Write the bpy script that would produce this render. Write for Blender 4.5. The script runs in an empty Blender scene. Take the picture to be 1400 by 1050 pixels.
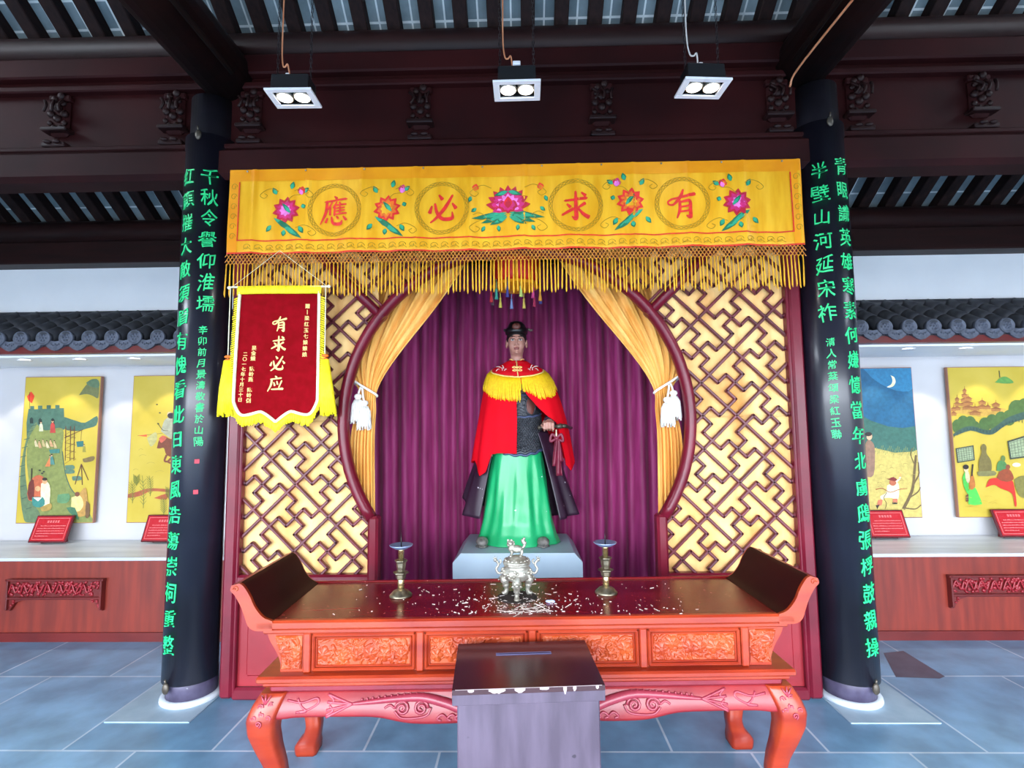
import bpy, math, random
import numpy as np
from mathutils import Vector, Matrix
PI = math.pi
R = math.radians
random.seed(7)
rng = np.random.default_rng(7)
S = bpy.context.scene
COL = S.collection

# ------------------------------------------------------------------ camera, light, exposure
F_PX = 700.0
pitch, yaw, roll = 0.0838, -0.01936, -0.00985
CAM = Vector((0.0439, -3.0954, 1.55))
fw = Vector((math.sin(yaw) * math.cos(pitch), math.cos(yaw) * math.cos(pitch), math.sin(pitch)))
rt0 = Vector((math.cos(yaw), -math.sin(yaw), 0))
up0 = rt0.cross(fw)
rt = math.cos(roll) * rt0 + math.sin(roll) * up0
up = -math.sin(roll) * rt0 + math.cos(roll) * up0
cd = bpy.data.cameras.new('camera')
cd.sensor_width = 36.0
cd.lens = F_PX / 1400 * 36
cd.clip_start = 0.02
cam = bpy.data.objects.new('camera', cd)
COL.objects.link(cam)
cam.matrix_world = Matrix(((rt.x, up.x, -fw.x, CAM.x), (rt.y, up.y, -fw.y, CAM.y), (rt.z, up.z, -fw.z, CAM.z), (0, 0, 0, 1)))
S.camera = cam

w = bpy.data.worlds.new('daylight')
S.world = w
w.use_nodes = True
wn = w.node_tree
# overcast daylight, brighter towards the left
wtc = wn.nodes.new('ShaderNodeTexCoord')
wsx = wn.nodes.new('ShaderNodeSeparateXYZ')
wn.links.new(wtc.outputs['Generated'], wsx.inputs[0])
wmr = wn.nodes.new('ShaderNodeMapRange')
wmr.inputs['From Min'].default_value = -1
wmr.inputs['From Max'].default_value = 1
wmr.inputs['To Min'].default_value = 36
wmr.inputs['To Max'].default_value = 17
wn.links.new(wsx.outputs['X'], wmr.inputs['Value'])
wn.nodes['Background'].inputs['Color'].default_value = (0.80, 0.89, 1.0, 1)
wn.links.new(wmr.outputs['Result'], wn.nodes['Background'].inputs['Strength'])

S.view_settings.view_transform = 'Standard'
S.view_settings.look = 'None'
S.view_settings.gamma = 1
S.view_settings.use_curve_mapping = False
S.view_settings.exposure = -0.62
S.cycles.max_bounces = 8
S.cycles.diffuse_bounces = 5
S.cycles.glossy_bounces = 4
S.cycles.use_denoising = True
S.cycles.sample_clamp_indirect = 6

# the open front of the hall: a sampling portal for the daylight that comes in under the front eave
pl = bpy.data.lights.new('front_opening_portal', 'AREA')
pl.shape = 'RECTANGLE'
pl.size = 11.0
pl.size_y = 2.5
pl.cycles.is_portal = True
po = bpy.data.objects.new('front_opening_portal', pl)
COL.objects.link(po)
po.location = (0, -4.66, 1.25)
po.rotation_euler = (R(90), 0, 0)


# ------------------------------------------------------------------ materials
def lin(c):
    return tuple(((v / 255) / 12.92 if v / 255 <= .04045 else ((v / 255 + .055) / 1.055) ** 2.4) for v in c) + (1,)


MATS = {}


def mat(name, c1, c2=None, rough=.5, scale=6, metal=0, bump=0, bscale=None, stretch=(1, 1, 1), spec=.5, coat=0, emit=None, estr=0,
        specks=None, sheen=0, detail=4, trans=0, contrast=(.35, .65)):
    """Principled material whose colour wanders between c1 and c2 with object-space noise."""
    if name in MATS:
        return MATS[name]
    m = bpy.data.materials.new(name)
    m.use_nodes = True
    nt = m.node_tree
    b = nt.nodes['Principled BSDF']
    b.inputs['Roughness'].default_value = rough
    b.inputs['Metallic'].default_value = metal
    b.inputs['Specular IOR Level'].default_value = spec
    b.inputs['Coat Weight'].default_value = coat
    b.inputs['Coat Roughness'].default_value = .12
    if sheen:
        b.inputs['Sheen Weight'].default_value = sheen
    if trans:
        b.inputs['Transmission Weight'].default_value = trans
    tc = nt.nodes.new('ShaderNodeTexCoord')
    mp = nt.nodes.new('ShaderNodeMapping')
    mp.inputs['Scale'].default_value = stretch
    nt.links.new(tc.outputs['Object'], mp.inputs['Vector'])
    nz = nt.nodes.new('ShaderNodeTexNoise')
    nz.inputs['Scale'].default_value = scale
    nz.inputs['Detail'].default_value = detail
    nt.links.new(mp.outputs['Vector'], nz.inputs['Vector'])
    rp = nt.nodes.new('ShaderNodeValToRGB')
    rp.color_ramp.elements[0].position = contrast[0]
    rp.color_ramp.elements[1].position = contrast[1]
    rp.color_ramp.elements[0].color = lin(c1)
    rp.color_ramp.elements[1].color = lin(c2 or c1)
    nt.links.new(nz.outputs['Fac'], rp.inputs['Fac'])
    out = rp.outputs['Color']
    if specks:
        n2 = nt.nodes.new('ShaderNodeTexNoise')
        n2.inputs['Scale'].default_value = specks[1]
        n2.inputs['Detail'].default_value = 2
        nt.links.new(tc.outputs['Object'], n2.inputs['Vector'])
        r2 = nt.nodes.new('ShaderNodeValToRGB')
        r2.color_ramp.elements[0].position = specks[2]
        r2.color_ramp.elements[1].position = specks[2] + .02
        nt.links.new(n2.outputs['Fac'], r2.inputs['Fac'])
        mx = nt.nodes.new('ShaderNodeMix')
        mx.data_type = 'RGBA'
        nt.links.new(r2.outputs['Color'], mx.inputs['Factor'])
        nt.links.new(out, mx.inputs['A'])
        mx.inputs['B'].default_value = lin(specks[0])
        out = mx.outputs['Result']
    nt.links.new(out, b.inputs['Base Color'])
    if bump:
        bp = nt.nodes.new('ShaderNodeBump')
        bp.inputs['Strength'].default_value = bump
        bp.inputs['Distance'].default_value = .01
        src = nz
        if bscale:
            src = nt.nodes.new('ShaderNodeTexNoise')
            src.inputs['Scale'].default_value = bscale
            src.inputs['Detail'].default_value = 3
            nt.links.new(mp.outputs['Vector'], src.inputs['Vector'])
        nt.links.new(src.outputs['Fac'], bp.inputs['Height'])
        nt.links.new(bp.outputs['Normal'], b.inputs['Normal'])
    if emit:
        b.inputs['Emission Color'].default_value = lin(emit)
        b.inputs['Emission Strength'].default_value = estr
    MATS[name] = m
    return m


def brick_mat(name, c1, c2, mortar, bw, rh, msize, rough=.6, offset=.5, vec='Object', rot=None, bump=.2, loc=(0, 0, 0), noise=3, noise_c=None):
    m = bpy.data.materials.new(name)
    m.use_nodes = True
    nt = m.node_tree
    b = nt.nodes['Principled BSDF']
    b.inputs['Roughness'].default_value = rough
    tc = nt.nodes.new('ShaderNodeTexCoord')
    mp = nt.nodes.new('ShaderNodeMapping')
    mp.inputs['Location'].default_value = loc
    if rot:
        mp.inputs['Rotation'].default_value = rot
    nt.links.new(tc.outputs[vec], mp.inputs['Vector'])
    br = nt.nodes.new('ShaderNodeTexBrick')
    br.offset = offset
    br.inputs['Scale'].default_value = 1
    br.inputs['Brick Width'].default_value = bw
    br.inputs['Row Height'].default_value = rh
    br.inputs['Mortar Size'].default_value = msize
    br.inputs['Color1'].default_value = lin(c1)
    br.inputs['Color2'].default_value = lin(c2)
    br.inputs['Mortar'].default_value = lin(mortar)
    nt.links.new(mp.outputs['Vector'], br.inputs['Vector'])
    nz = nt.nodes.new('ShaderNodeTexNoise')
    nz.inputs['Scale'].default_value = noise
    nz.inputs['Detail'].default_value = 8
    nt.links.new(tc.outputs[vec], nz.inputs['Vector'])
    rp = nt.nodes.new('ShaderNodeValToRGB')
    rp.color_ramp.elements[0].position = .36
    rp.color_ramp.elements[1].position = .66
    rp.color_ramp.elements[0].color = (.74, .74, .74, 1)
    rp.color_ramp.elements[1].color = (1.1, 1.1, 1.1, 1)
    nt.links.new(nz.outputs['Fac'], rp.inputs['Fac'])
    mx = nt.nodes.new('ShaderNodeMix')
    mx.data_type = 'RGBA'
    mx.blend_type = 'MULTIPLY'
    mx.inputs['Factor'].default_value = 1
    nt.links.new(br.outputs['Color'], mx.inputs['A'])
    nt.links.new(rp.outputs['Color'], mx.inputs['B'])
    nt.links.new(mx.outputs['Result'], b.inputs['Base Color'])
    bp = nt.nodes.new('ShaderNodeBump')
    bp.inputs['Strength'].default_value = bump
    bp.inputs['Distance'].default_value = .004
    nt.links.new(br.outputs['Fac'], bp.inputs['Height'])
    bp.invert = True
    nt.links.new(bp.outputs['Normal'], b.inputs['Normal'])
    MATS[name] = m
    return m


def pmat(name, c, rough=.55):
    """plain paint for embroidery, murals and lettering, with a faint noise in it"""
    return mat(name, tuple(v * .93 for v in c), tuple(min(255, v * 1.05) for v in c), rough=rough, scale=40)


M = dict(
    darkwood=mat('dark_brown_lacquered_wood', (28, 13, 13), (40, 18, 17), spec=.22, rough=.5, scale=5, stretch=(.4, 4, 4)),
    rafter=mat('dark_rafter_wood', (28, 17, 17), (42, 26, 24), spec=.15, rough=.7, scale=6, stretch=(5, .5, 5)),
    architrave=mat('deep_red_brown_paint', (36, 11, 12), (50, 15, 16), spec=.12, rough=.6, scale=2),
    pillar=mat('black_lacquer', (20, 18, 24), (27, 25, 33), rough=.36, scale=4, coat=.15),
    plaque=mat('black_lacquered_board', (20, 19, 28), (27, 26, 38), rough=.3, scale=3, coat=.2),
    pillar_foot=mat('worn_purple_grey_paint', (58, 50, 74), (80, 74, 98), rough=.55, scale=12, specks=((190, 195, 205), 9, .68)),
    upper_wall=mat('white_limewash', (232, 236, 242), (240, 243, 248), rough=.8, scale=2),
    white_wall=mat('white_plaster', (190, 188, 190), (198, 196, 198), rough=.8, scale=2),
    ledge=mat('grey_white_stone', (168, 176, 184), (196, 202, 208), rough=.35, scale=4, stretch=(.4, 3, 3)),
    redpanel=mat('red_brown_veneer', (102, 28, 17), (128, 40, 24), rough=.5, scale=3, stretch=(6, 6, .6)),
    reddark=mat('dark_red_paint', (84, 18, 17), (104, 26, 23), rough=.4, scale=4),
    redboard=mat('crimson_painted_board', (128, 18, 30), (148, 28, 40), rough=.42, scale=3),
    gate=mat('plum_red_lacquer', (94, 14, 32), (114, 20, 40), rough=.32, scale=4, coat=.1, spec=.3),
    lattice=mat('plum_lattice_wood', (76, 22, 32), (104, 32, 40), rough=.38, scale=9),
    lining=mat('pale_yellow_lining_cloth', (202, 134, 62), (246, 204, 136), rough=.85, scale=2.6, stretch=(2.2, 2.2, 1), contrast=(.25, .62), detail=6),
    curtain_y=mat('golden_yellow_curtain_cloth', (218, 154, 70), (238, 184, 102), rough=.8, scale=4, stretch=(4, 4, .7), spec=.25),
    curtain_p=mat('purple_velvet', (132, 24, 84), (166, 48, 116), rough=.6, scale=5, stretch=(5, 5, .5), sheen=.15),
    table=mat('red_brown_lacquered_wood', (132, 34, 15), (162, 54, 21), rough=.36, scale=3.5, stretch=(.8, 4, 4), coat=.15),
    tabletop=mat('dark_red_polished_tabletop', (92, 8, 14), (118, 16, 22), rough=.24, scale=4, stretch=(.6, 4, 4), coat=.05, spec=.25, specks=((190, 120, 110), 60, .72)),
    tableend=mat('dark_red_polished_end_board', (34, 7, 9), (46, 10, 12), rough=.5, scale=4, spec=.06),
    carve=mat('carved_orange_red_wood', (150, 50, 20), (182, 78, 32), rough=.42, scale=9, coat=.1),
    box=mat('worn_brown_purple_lacquer', (66, 54, 67), (86, 73, 88), rough=.38, scale=3.5, stretch=(5, 5, .8), specks=((50, 40, 50), 14, .7)),
    boxlid=mat('brown_purple_lacquer_lid', (50, 26, 30), (60, 34, 38), rough=.2, scale=5),
    chip=mat('chipped_bare_edge', (176, 160, 160), (140, 122, 122), rough=.8),
    pewter=mat('pale_pewter', (186, 182, 170), (134, 128, 116), rough=.4, metal=.6, scale=40),
    pewter_dark=mat('tarnished_pewter', (150, 140, 118), (88, 80, 66), rough=.35, metal=.8, scale=30),
    brassy=mat('pale_brass', (220, 200, 150), (190, 165, 110), rough=.25, metal=.9, scale=20),
    dish=mat('blue_grey_metal_dish', (130, 145, 180), (160, 172, 200), rough=.3, metal=.5),
    stone_w=mat('pale_stone', (178, 186, 196), (200, 206, 214), rough=.7, scale=9),
    pedestal=mat('pale_blue_grey_paint', (176, 196, 212), (188, 206, 220), rough=.5, scale=3),
    satin=mat('yellow_satin', (226, 158, 16), (242, 182, 40), rough=.42, scale=3, stretch=(5, 5, 1), spec=.3),
    satin_o=mat('orange_yellow_satin_hem', (226, 138, 8), (238, 156, 20), rough=.42, scale=5, spec=.3),
    fringe=mat('golden_fringe', (216, 150, 10), (236, 178, 30), rough=.6, scale=30),
    yfringe=mat('bright_yellow_fringe', (238, 218, 10), (250, 232, 40), rough=.6, scale=30),
    net=mat('bronze_fringe_net', (168, 96, 20), (212, 140, 50), rough=.6, scale=60),
    emb_red=pmat('red_embroidery', (224, 36, 30)),
    emb_line=pmat('red_braid', (214, 40, 10)),
    emb_mag=pmat('magenta_embroidery', (206, 30, 110)),
    emb_pink=pmat('pink_embroidery', (236, 120, 200)),
    emb_crim=pmat('crimson_embroidery', (190, 20, 50)),
    emb_or=pmat('orange_embroidery', (232, 112, 16)),
    emb_green=pmat('green_embroidery', (12, 110, 74)),
    emb_teal=pmat('teal_embroidery', (40, 160, 120)),
    emb_olive=pmat('olive_gold_thread', (176, 140, 20)),
    green=mat('bright_green_lettering', (24, 196, 112), (40, 214, 132), rough=.5, scale=30),
    seal=pmat('red_seal_paint', (205, 50, 70)),
    velvet=mat('red_velvet', (124, 2, 11), (138, 3, 18), rough=.9, scale=20, spec=.1),
    gold_letter=pmat('pale_gold_lettering', (250, 214, 130)),
    cream=pmat('cream_braid', (250, 240, 205)),
    skin=mat('painted_skin', (176, 124, 110), (188, 138, 122), rough=.42, scale=8),
    lips=pmat('painted_lips', (128, 66, 62)),
    eye_w=pmat('eye_white', (205, 195, 190), .3),
    black=mat('black_paint', (16, 13, 14), (24, 20, 22), rough=.4),
    hair=mat('black_hair', (22, 15, 15), (32, 22, 22), rough=.5, scale=30, stretch=(4, 4, 1)),
    cape=mat('scarlet_cape_cloth', (216, 4, 24), (230, 6, 32), rough=.8, scale=4, spec=.15),
    yoke=mat('red_satin_yoke', (200, 10, 26), (216, 20, 34), rough=.4, scale=6),
    skirt=mat('green_painted_robe', (22, 160, 96), (36, 178, 112), rough=.38, scale=3, coat=.2, specks=((235, 245, 240), 16, .73)),
    robe=mat('dark_plum_painted_robe', (40, 20, 38), (54, 29, 50), rough=.45, scale=4, specks=((215, 205, 215), 28, .73)),
    sash=mat('dark_red_sash', (104, 20, 44), (128, 34, 60), rough=.5, scale=8),
    shoe=mat('grey_bronze_shoe', (140, 134, 128), (96, 92, 88), rough=.45, scale=30),
    bronze=mat('dull_bronze', (92, 84, 74), (66, 58, 50), rough=.4, metal=.4, scale=20),
    oval=mat('red_brown_leather', (92, 44, 36), (104, 52, 42), rough=.5),
    tile=mat('blue_grey_roof_tile', (42, 44, 50), (60, 62, 70), rough=.6, scale=9, bump=.2),
    tile_end=mat('moulded_tile_end', (64, 68, 80), (90, 95, 110), rough=.6, scale=25, bump=.4),
    lamp_trim=mat('white_lamp_trim', (236, 236, 242), rough=.4),
    lamp_box=mat('black_lamp_box', (16, 16, 20), rough=.5),
    lamp_on=mat('lit_bulb', (255, 255, 255), rough=.4, emit=(255, 250, 240), estr=10),
    wire_o=mat('copper_wire', (196, 122, 84), (220, 150, 110), rough=.4),
    wire_w=mat('white_flex', (220, 214, 210), rough=.5),
    chain=mat('dark_chain', (38, 34, 38), (60, 56, 60), rough=.4, metal=.6),
    gold_paint=mat('mural_yellow_ground', (186, 162, 50), (198, 174, 68), rough=.6, scale=3),
    mural_side=mat('mural_board_edge', (150, 104, 84), rough=.6),
    sign_red=mat('sign_red', (160, 14, 26), (178, 22, 34), rough=.35),
    sign_frame=mat('sign_dark_red_frame', (82, 14, 24), (100, 20, 30), rough=.3),
    sign_line=pmat('sign_pink_line', (226, 130, 130)),
    white_rope=mat('white_cord', (240, 238, 232), (225, 222, 216), rough=.8, scale=60),
    ash=mat('ash_and_wax', (232, 222, 214), (180, 160, 150), rough=.9),
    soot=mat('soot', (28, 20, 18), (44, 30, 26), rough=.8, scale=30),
)
M['armour'] = mat('dark_scale_armour', (44, 46, 52), (62, 64, 70), rough=.36, scale=30, metal=.3, bump=.6, bscale=70)
M['floor'] = brick_mat('blue_grey_stone_slabs', (102, 142, 172), (126, 164, 194), (178, 196, 212), .74, .745, .006, rough=.32, loc=(.37, .505, 0), noise=4.5, bump=.15)
M['boards'] = brick_mat('grey_roof_bricks', (104, 120, 128), (132, 146, 152), (214, 220, 222), .213, .13, .006, rough=.8, offset=0, noise=7)


# ------------------------------------------------------------------ mesh helpers
class MB:
    def __init__(s):
        s.v, s.f, s.m, s.sm = [], [], [], []
        s.cur = 0
        s.smooth = False

    def add(s, verts, faces, smooth=None):
        o = len(s.v)
        s.v.extend([tuple(p) for p in verts])
        for f in faces:
            s.f.append(tuple(i + o for i in f))
            s.m.append(s.cur)
            s.sm.append(s.smooth if smooth is None else smooth)
        return s

    def box(s, c, d, rz=0, bev=0, rot=None):
        x, y, z = d[0] / 2, d[1] / 2, d[2] / 2
        if bev:
            b = min(bev, x * .9, y * .9, z * .9)
            v, idx = [], {}
            for sx in (-1, 1):
                for sy in (-1, 1):
                    for sz in (-1, 1):
                        for k in range(3):
                            p = [sx * (x - b), sy * (y - b), sz * (z - b)]
                            p[k] = (sx * x, sy * y, sz * z)[k]
                            idx[(sx, sy, sz, k)] = len(v)
                            v.append(p)
            f = []
            for k in range(3):
                a, c2 = (k + 1) % 3, (k + 2) % 3
                for sg in (-1, 1):
                    q = []
                    for (u, w2) in ((-1, -1), (1, -1), (1, 1), (-1, 1)):
                        t = [0, 0, 0]
                        t[k], t[a], t[c2] = sg, u, w2
                        q.append(idx[(*t, k)])
                    f.append(q if sg > 0 else q[::-1])
                for u in (-1, 1):
                    for w2 in (-1, 1):
                        q = []
                        for sg, kk in ((-1, a), (1, a), (1, c2), (-1, c2)):
                            t = [0, 0, 0]
                            t[k], t[a], t[c2] = sg, u, w2
                            q.append(idx[(*t, kk)])
                        f.append(q if u * w2 > 0 else q[::-1])
            for sx in (-1, 1):
                for sy in (-1, 1):
                    for sz in (-1, 1):
                        q = [idx[(sx, sy, sz, k)] for k in range(3)]
                        f.append(q if sx * sy * sz > 0 else q[::-1])
        else:
            v = [(-x, -y, -z), (x, -y, -z), (x, y, -z), (-x, y, -z), (-x, -y, z), (x, -y, z), (x, y, z), (-x, y, z)]
            f = [(3, 2, 1, 0), (4, 5, 6, 7), (0, 1, 5, 4), (1, 2, 6, 5), (2, 3, 7, 6), (3, 0, 4, 7)]
        mtx = Matrix.Rotation(rz, 3, 'Z') if rot is None else rot
        return s.add([mtx @ Vector(p) + Vector(c) for p in v], f, False)

    def prism(s, poly, a0, a1, axis='y', smooth=False):
        """poly: 2-D outline; extruded from a0 to a1 along axis. y: (x, z); z: (x, y); x: (y, z)"""
        n = len(poly)

        def P(p, a):
            return {'y': (p[0], a, p[1]), 'z': (p[0], p[1], a), 'x': (a, p[0], p[1])}[axis]
        v = [P(p, a0) for p in poly] + [P(p, a1) for p in poly]
        f = [(i, (i + 1) % n, n + (i + 1) % n, n + i) for i in range(n)]
        s.add(v, f, smooth)
        o = len(s.v) - 2 * n
        for q in (tuple(range(n))[::-1], tuple(range(n, 2 * n))):
            s.f.append(tuple(i + o for i in q))
            s.m.append(s.cur)
            s.sm.append(False)
        return s

    def grid(s, fn, nu, nv, closed=False, smooth=True):
        v = [fn(i / (nu if closed else nu - 1), j / (nv - 1)) for j in range(nv) for i in range(nu)]
        f = []
        for j in range(nv - 1):
            for i in range(nu if closed else nu - 1):
                k = (i + 1) % nu
                f.append((j * nu + i, j * nu + k, (j + 1) * nu + k, (j + 1) * nu + i))
        return s.add(v, f, smooth)

    def rings(s, rs, smooth=True, caps=True):
        n = len(rs[0])
        v = [p for r in rs for p in r]
        f = []
        for j in range(len(rs) - 1):
            for i in range(n):
                k = (i + 1) % n
                f.append((j * n + i, j * n + k, (j + 1) * n + k, (j + 1) * n + i))
        s.add(v, f, smooth)
        if caps:
            o = len(s.v) - len(v)
            for q in (tuple(range(n))[::-1], tuple(range((len(rs) - 1) * n, len(rs) * n))):
                s.f.append(tuple(i + o for i in q))
                s.m.append(s.cur)
                s.sm.append(False)
        return s

    def lathe(s, prof, c=(0, 0, 0), n=24, smooth=True, sx=1, sy=1):
        rs = [[(c[0] + sx * r * math.cos(2 * PI * i / n), c[1] + sy * r * math.sin(2 * PI * i / n), c[2] + z) for i in range(n)] for r, z in prof]
        return s.rings(rs, smooth)

    def tube(s, pts, r, n=8, smooth=True, caps=True, flat=1.0, ref=None):
        pts = [Vector(p) for p in pts]
        rs = []
        prev = None
        for i, p in enumerate(pts):
            d = (pts[min(i + 1, len(pts) - 1)] - pts[max(i - 1, 0)])
            d = d.normalized() if d.length > 1e-9 else Vector((0, 0, 1))
            if prev is None:
                a = Vector(ref) if ref else (Vector((0, 0, 1)) if abs(d.z) < .9 else Vector((1, 0, 0)))
                u = (a - d * a.dot(d)).normalized()
            else:
                u = (prev - d * prev.dot(d)).normalized()
            prev = u
            w2 = d.cross(u)
            ri = r[i] if hasattr(r, '__len__') else r
            rs.append([p + u * ri * flat * math.cos(2 * PI * k / n) + w2 * ri * math.sin(2 * PI * k / n) for k in range(n)])
        return s.rings(rs, smooth, caps)

    def ball(s, c, r, n=12, m=8, rot=None):
        if not hasattr(r, '__len__'):
            r = (r, r, r)
        c = Vector(c)
        rs = []
        for j in range(m + 1):
            th = PI * (j / m)
            th = min(max(th, .02), PI - .02)
            row = []
            for i in range(n):
                p = Vector((r[0] * math.sin(th) * math.cos(2 * PI * i / n), r[1] * math.sin(th) * math.sin(2 * PI * i / n), -r[2] * math.cos(th)))
                row.append((rot @ p if rot else p) + c)
            rs.append(row)
        return s.rings(rs, True)

    def poly(s, pts):
        return s.add(pts, [tuple(range(len(pts)))], False)

    def build(s, name, mats, parent=None, world=True, solid=0, sub=0, offset=-1):
        """world=True: the vertices are in world space and the parent is an unrotated Empty"""
        if not isinstance(mats, (list, tuple)):
            mats = [mats]
        me = bpy.data.meshes.new(name)
        v = np.array(s.v, dtype=float).reshape(-1, 3)
        if parent is not None and world:
            q, o = parent, np.zeros(3)
            while q is not None:
                o += np.array(q.location)
                q = q.parent
            v = v - o
        me.from_pydata(v.tolist(), [], s.f)
        for mm in mats:
            me.materials.append(mm)
        me.polygons.foreach_set('material_index', s.m)
        me.polygons.foreach_set('use_smooth', s.sm)
        me.update()
        ob = bpy.data.objects.new(name, me)
        COL.objects.link(ob)
        if parent is not None:
            ob.parent = parent
        if solid:
            md = ob.modifiers.new('thickness', 'SOLIDIFY')
            md.thickness = solid
            md.offset = offset
        if sub:
            md = ob.modifiers.new('smooth', 'SUBSURF')
            md.levels = md.render_levels = sub
        return ob


def tag(o, label=None, cat=None, group=None, kind=None):
    for k, v in (('label', label), ('category', cat), ('group', group), ('kind', kind)):
        if v:
            o[k] = v
    return o


def thing(name, label, cat, loc=(0, 0, 0), rz=0, group=None):
    o = bpy.data.objects.new(name, None)
    o.empty_display_size = .1
    COL.objects.link(o)
    o.location = loc
    o.rotation_euler = (0, 0, rz)
    return tag(o, label, cat, group)


def struct(name, mb, m, parent=None, **k):
    o = mb.build(name, m, parent, **k)
    if parent is None:
        o['kind'] = 'structure'
    return o


def copy_tree(o, parent=None):
    c = o.copy()
    COL.objects.link(c)
    if parent is not None:
        c.parent = parent
    for ch in list(o.children):
        copy_tree(ch, c)
    return c


def lerp(tab, x):
    """piecewise-linear table lookup, tab = [(x, a, b...), ...] with rising x"""
    if x <= tab[0][0]:
        return tab[0][1:]
    for a, b in zip(tab, tab[1:]):
        if x <= b[0]:
            t = (x - a[0]) / (b[0] - a[0])
            return tuple(p + (q - p) * t for p, q in zip(a[1:], b[1:]))
    return tab[-1][1:]


def smooth_path(pts, n=8):
    """Catmull-Rom through pts"""
    P = [np.array(p, float) for p in pts]
    P = [2 * P[0] - P[1]] + P + [2 * P[-1] - P[-2]]
    out = []
    for i in range(1, len(P) - 2):
        for k in range(n):
            t = k / n
            a, b, c, d = P[i - 1:i + 3]
            out.append(tuple(.5 * (2 * b + (c - a) * t + (2 * a - 5 * b + 4 * c - d) * t * t + (3 * b - a - 3 * c + d) * t ** 3)))
    out.append(tuple(P[-2]))
    return out


# ------------------------------------------------------------------ lettering
_fc = bpy.data.curves.new('lettering_source', 'FONT')
_fo = bpy.data.objects.new('lettering_source', _fc)
_glyphs = {}


def glyph(ch, bold=.012):
    k = (ch, bold)
    if k not in _glyphs:
        _fc.body = ch
        _fc.size = 1
        _fc.extrude = .5
        _fc.offset = bold
        _fc.resolution_u = 2
        me = bpy.data.meshes.new_from_object(_fo)
        v = np.array([tuple(p.co) for p in me.vertices]).reshape(-1, 3)
        f = [tuple(p.vertices) for p in me.polygons]
        bpy.data.meshes.remove(me)
        v[:, 0] -= .5
        v[:, 1] -= .38
        _glyphs[k] = (v, f)
    return _glyphs[k]


def brushy(v, seed):
    """loosen a printed glyph towards handwriting: slant, sway and swell"""
    r = np.random.default_rng(seed)
    x, y = v[:, 0].copy(), v[:, 1].copy()
    sl, ro = r.uniform(.02, .16), r.uniform(-.05, .03)
    x2 = x + .035 * np.sin(5 * y + r.uniform(0, 6)) + ro * y
    y2 = y + sl * x + .03 * np.sin(6 * x + r.uniform(0, 6))
    k = 1 - .10 * np.abs(y)
    o = v.copy()
    o[:, 0] = x2 * k * r.uniform(.88, 1.02)
    o[:, 1] = y2 * r.uniform(.95, 1.1)
    return o


def put_glyph(mb, ch, size, fn, bold=.012, brush=True, thick=.003):
    """fn(u, v, d): glyph-plane metres plus height above the surface -> world point"""
    v, f = glyph(ch, bold)
    if brush:
        v = brushy(v, sum(map(ord, ch)) % 9973)
    mb.add([fn(p[0] * size, p[1] * size, (p[2] + .5) * thick) for p in v], f, False)


STROKES = {
    '有': [[(.12, .68, .05), (.5, .75, .07), (.92, .86, .1)], [(.52, 1, .05), (.42, .75, .09), (.2, .50, .06), (.04, .5, .05), (.02, .6, .05), (.14, .68, .06)],
          [(.4, .62, .07), (.39, .3, .08), (.30, .02, .04)], [(.38, .56, .05), (.72, .6, .09), (.74, .3, .1), (.73, .03, .1), (.6, .10, .03)],
          [(.42, .4, .05), (.7, .43, .06)], [(.42, .24, .05), (.7, .26, .06)]],
    '求': [[(.15, .68, .06), (.85, .78, .09)], [(.5, 1, .06), (.5, .5, .1), (.5, .06, .11), (.36, .13, .03)], [(.2, .56, .05), (.32, .45, .1)],
          [(.04, .18, .06), (.42, .40, .09)], [(.82, .6, .09), (.56, .42, .05)], [(.55, .42, .06), (.78, .2, .1), (.95, .1, .12)], [(.7, .97, .05), (.84, .86, .1)]],
    '必': [[(.4, .98, .05), (.52, .82, .11)], [(.26, .68, .06), (.33, .36, .09), (.52, .14, .1), (.84, .16, .1), (.85, .38, .03)],
          [(.86, .96, .06), (.6, .52, .1), (.34, .22, .08), (.1, .03, .04)], [(.15, .6, .05), (.07, .36, .11)], [(.86, .68, .05), (.98, .5, .11)]],
    '应': [[(.46, 1, .05), (.57, .9, .1)], [(.2, .78, .06), (.85, .86, .08)], [(.25, .8, .09), (.2, .4, .09), (.0, .0, .04)], [(.38, .58, .05), (.45, .36, .09)],
          [(.58, .66, .05), (.63, .44, .09)], [(.9, .68, .07), (.72, .26, .06)], [(.26, .12, .06), (.97, .15, .11)]],
    '應': [[(.5, 1, .04), (.6, .92, .08)], [(.2, .82, .05), (.9, .9, .06)], [(.24, .84, .07), (.2, .45, .08), (.02, .04, .03)], [(.42, .8, .04), (.28, .56, .05)],
          [(.35, .66, .05), (.34, .36, .06)], [(.58, .8, .04), (.46, .6, .05)], [(.51, .68, .05), (.5, .34, .06)], [(.68, .8, .04), (.71, .72, .06)],
          [(.5, .68, .04), (.9, .71, .05)], [(.5, .58, .04), (.86, .6, .04)], [(.5, .48, .04), (.86, .5, .04)], [(.5, .37, .04), (.92, .39, .05)], [(.7, .7, .04), (.7, .38, .05)],
          [(.26, .24, .05), (.2, .08, .07)], [(.4, .28, .05), (.46, .06, .08), (.72, .02, .09), (.78, .14, .03)], [(.58, .3, .04), (.64, .2, .07)], [(.82, .28, .04), (.93, .14, .08)]],
}


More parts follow.
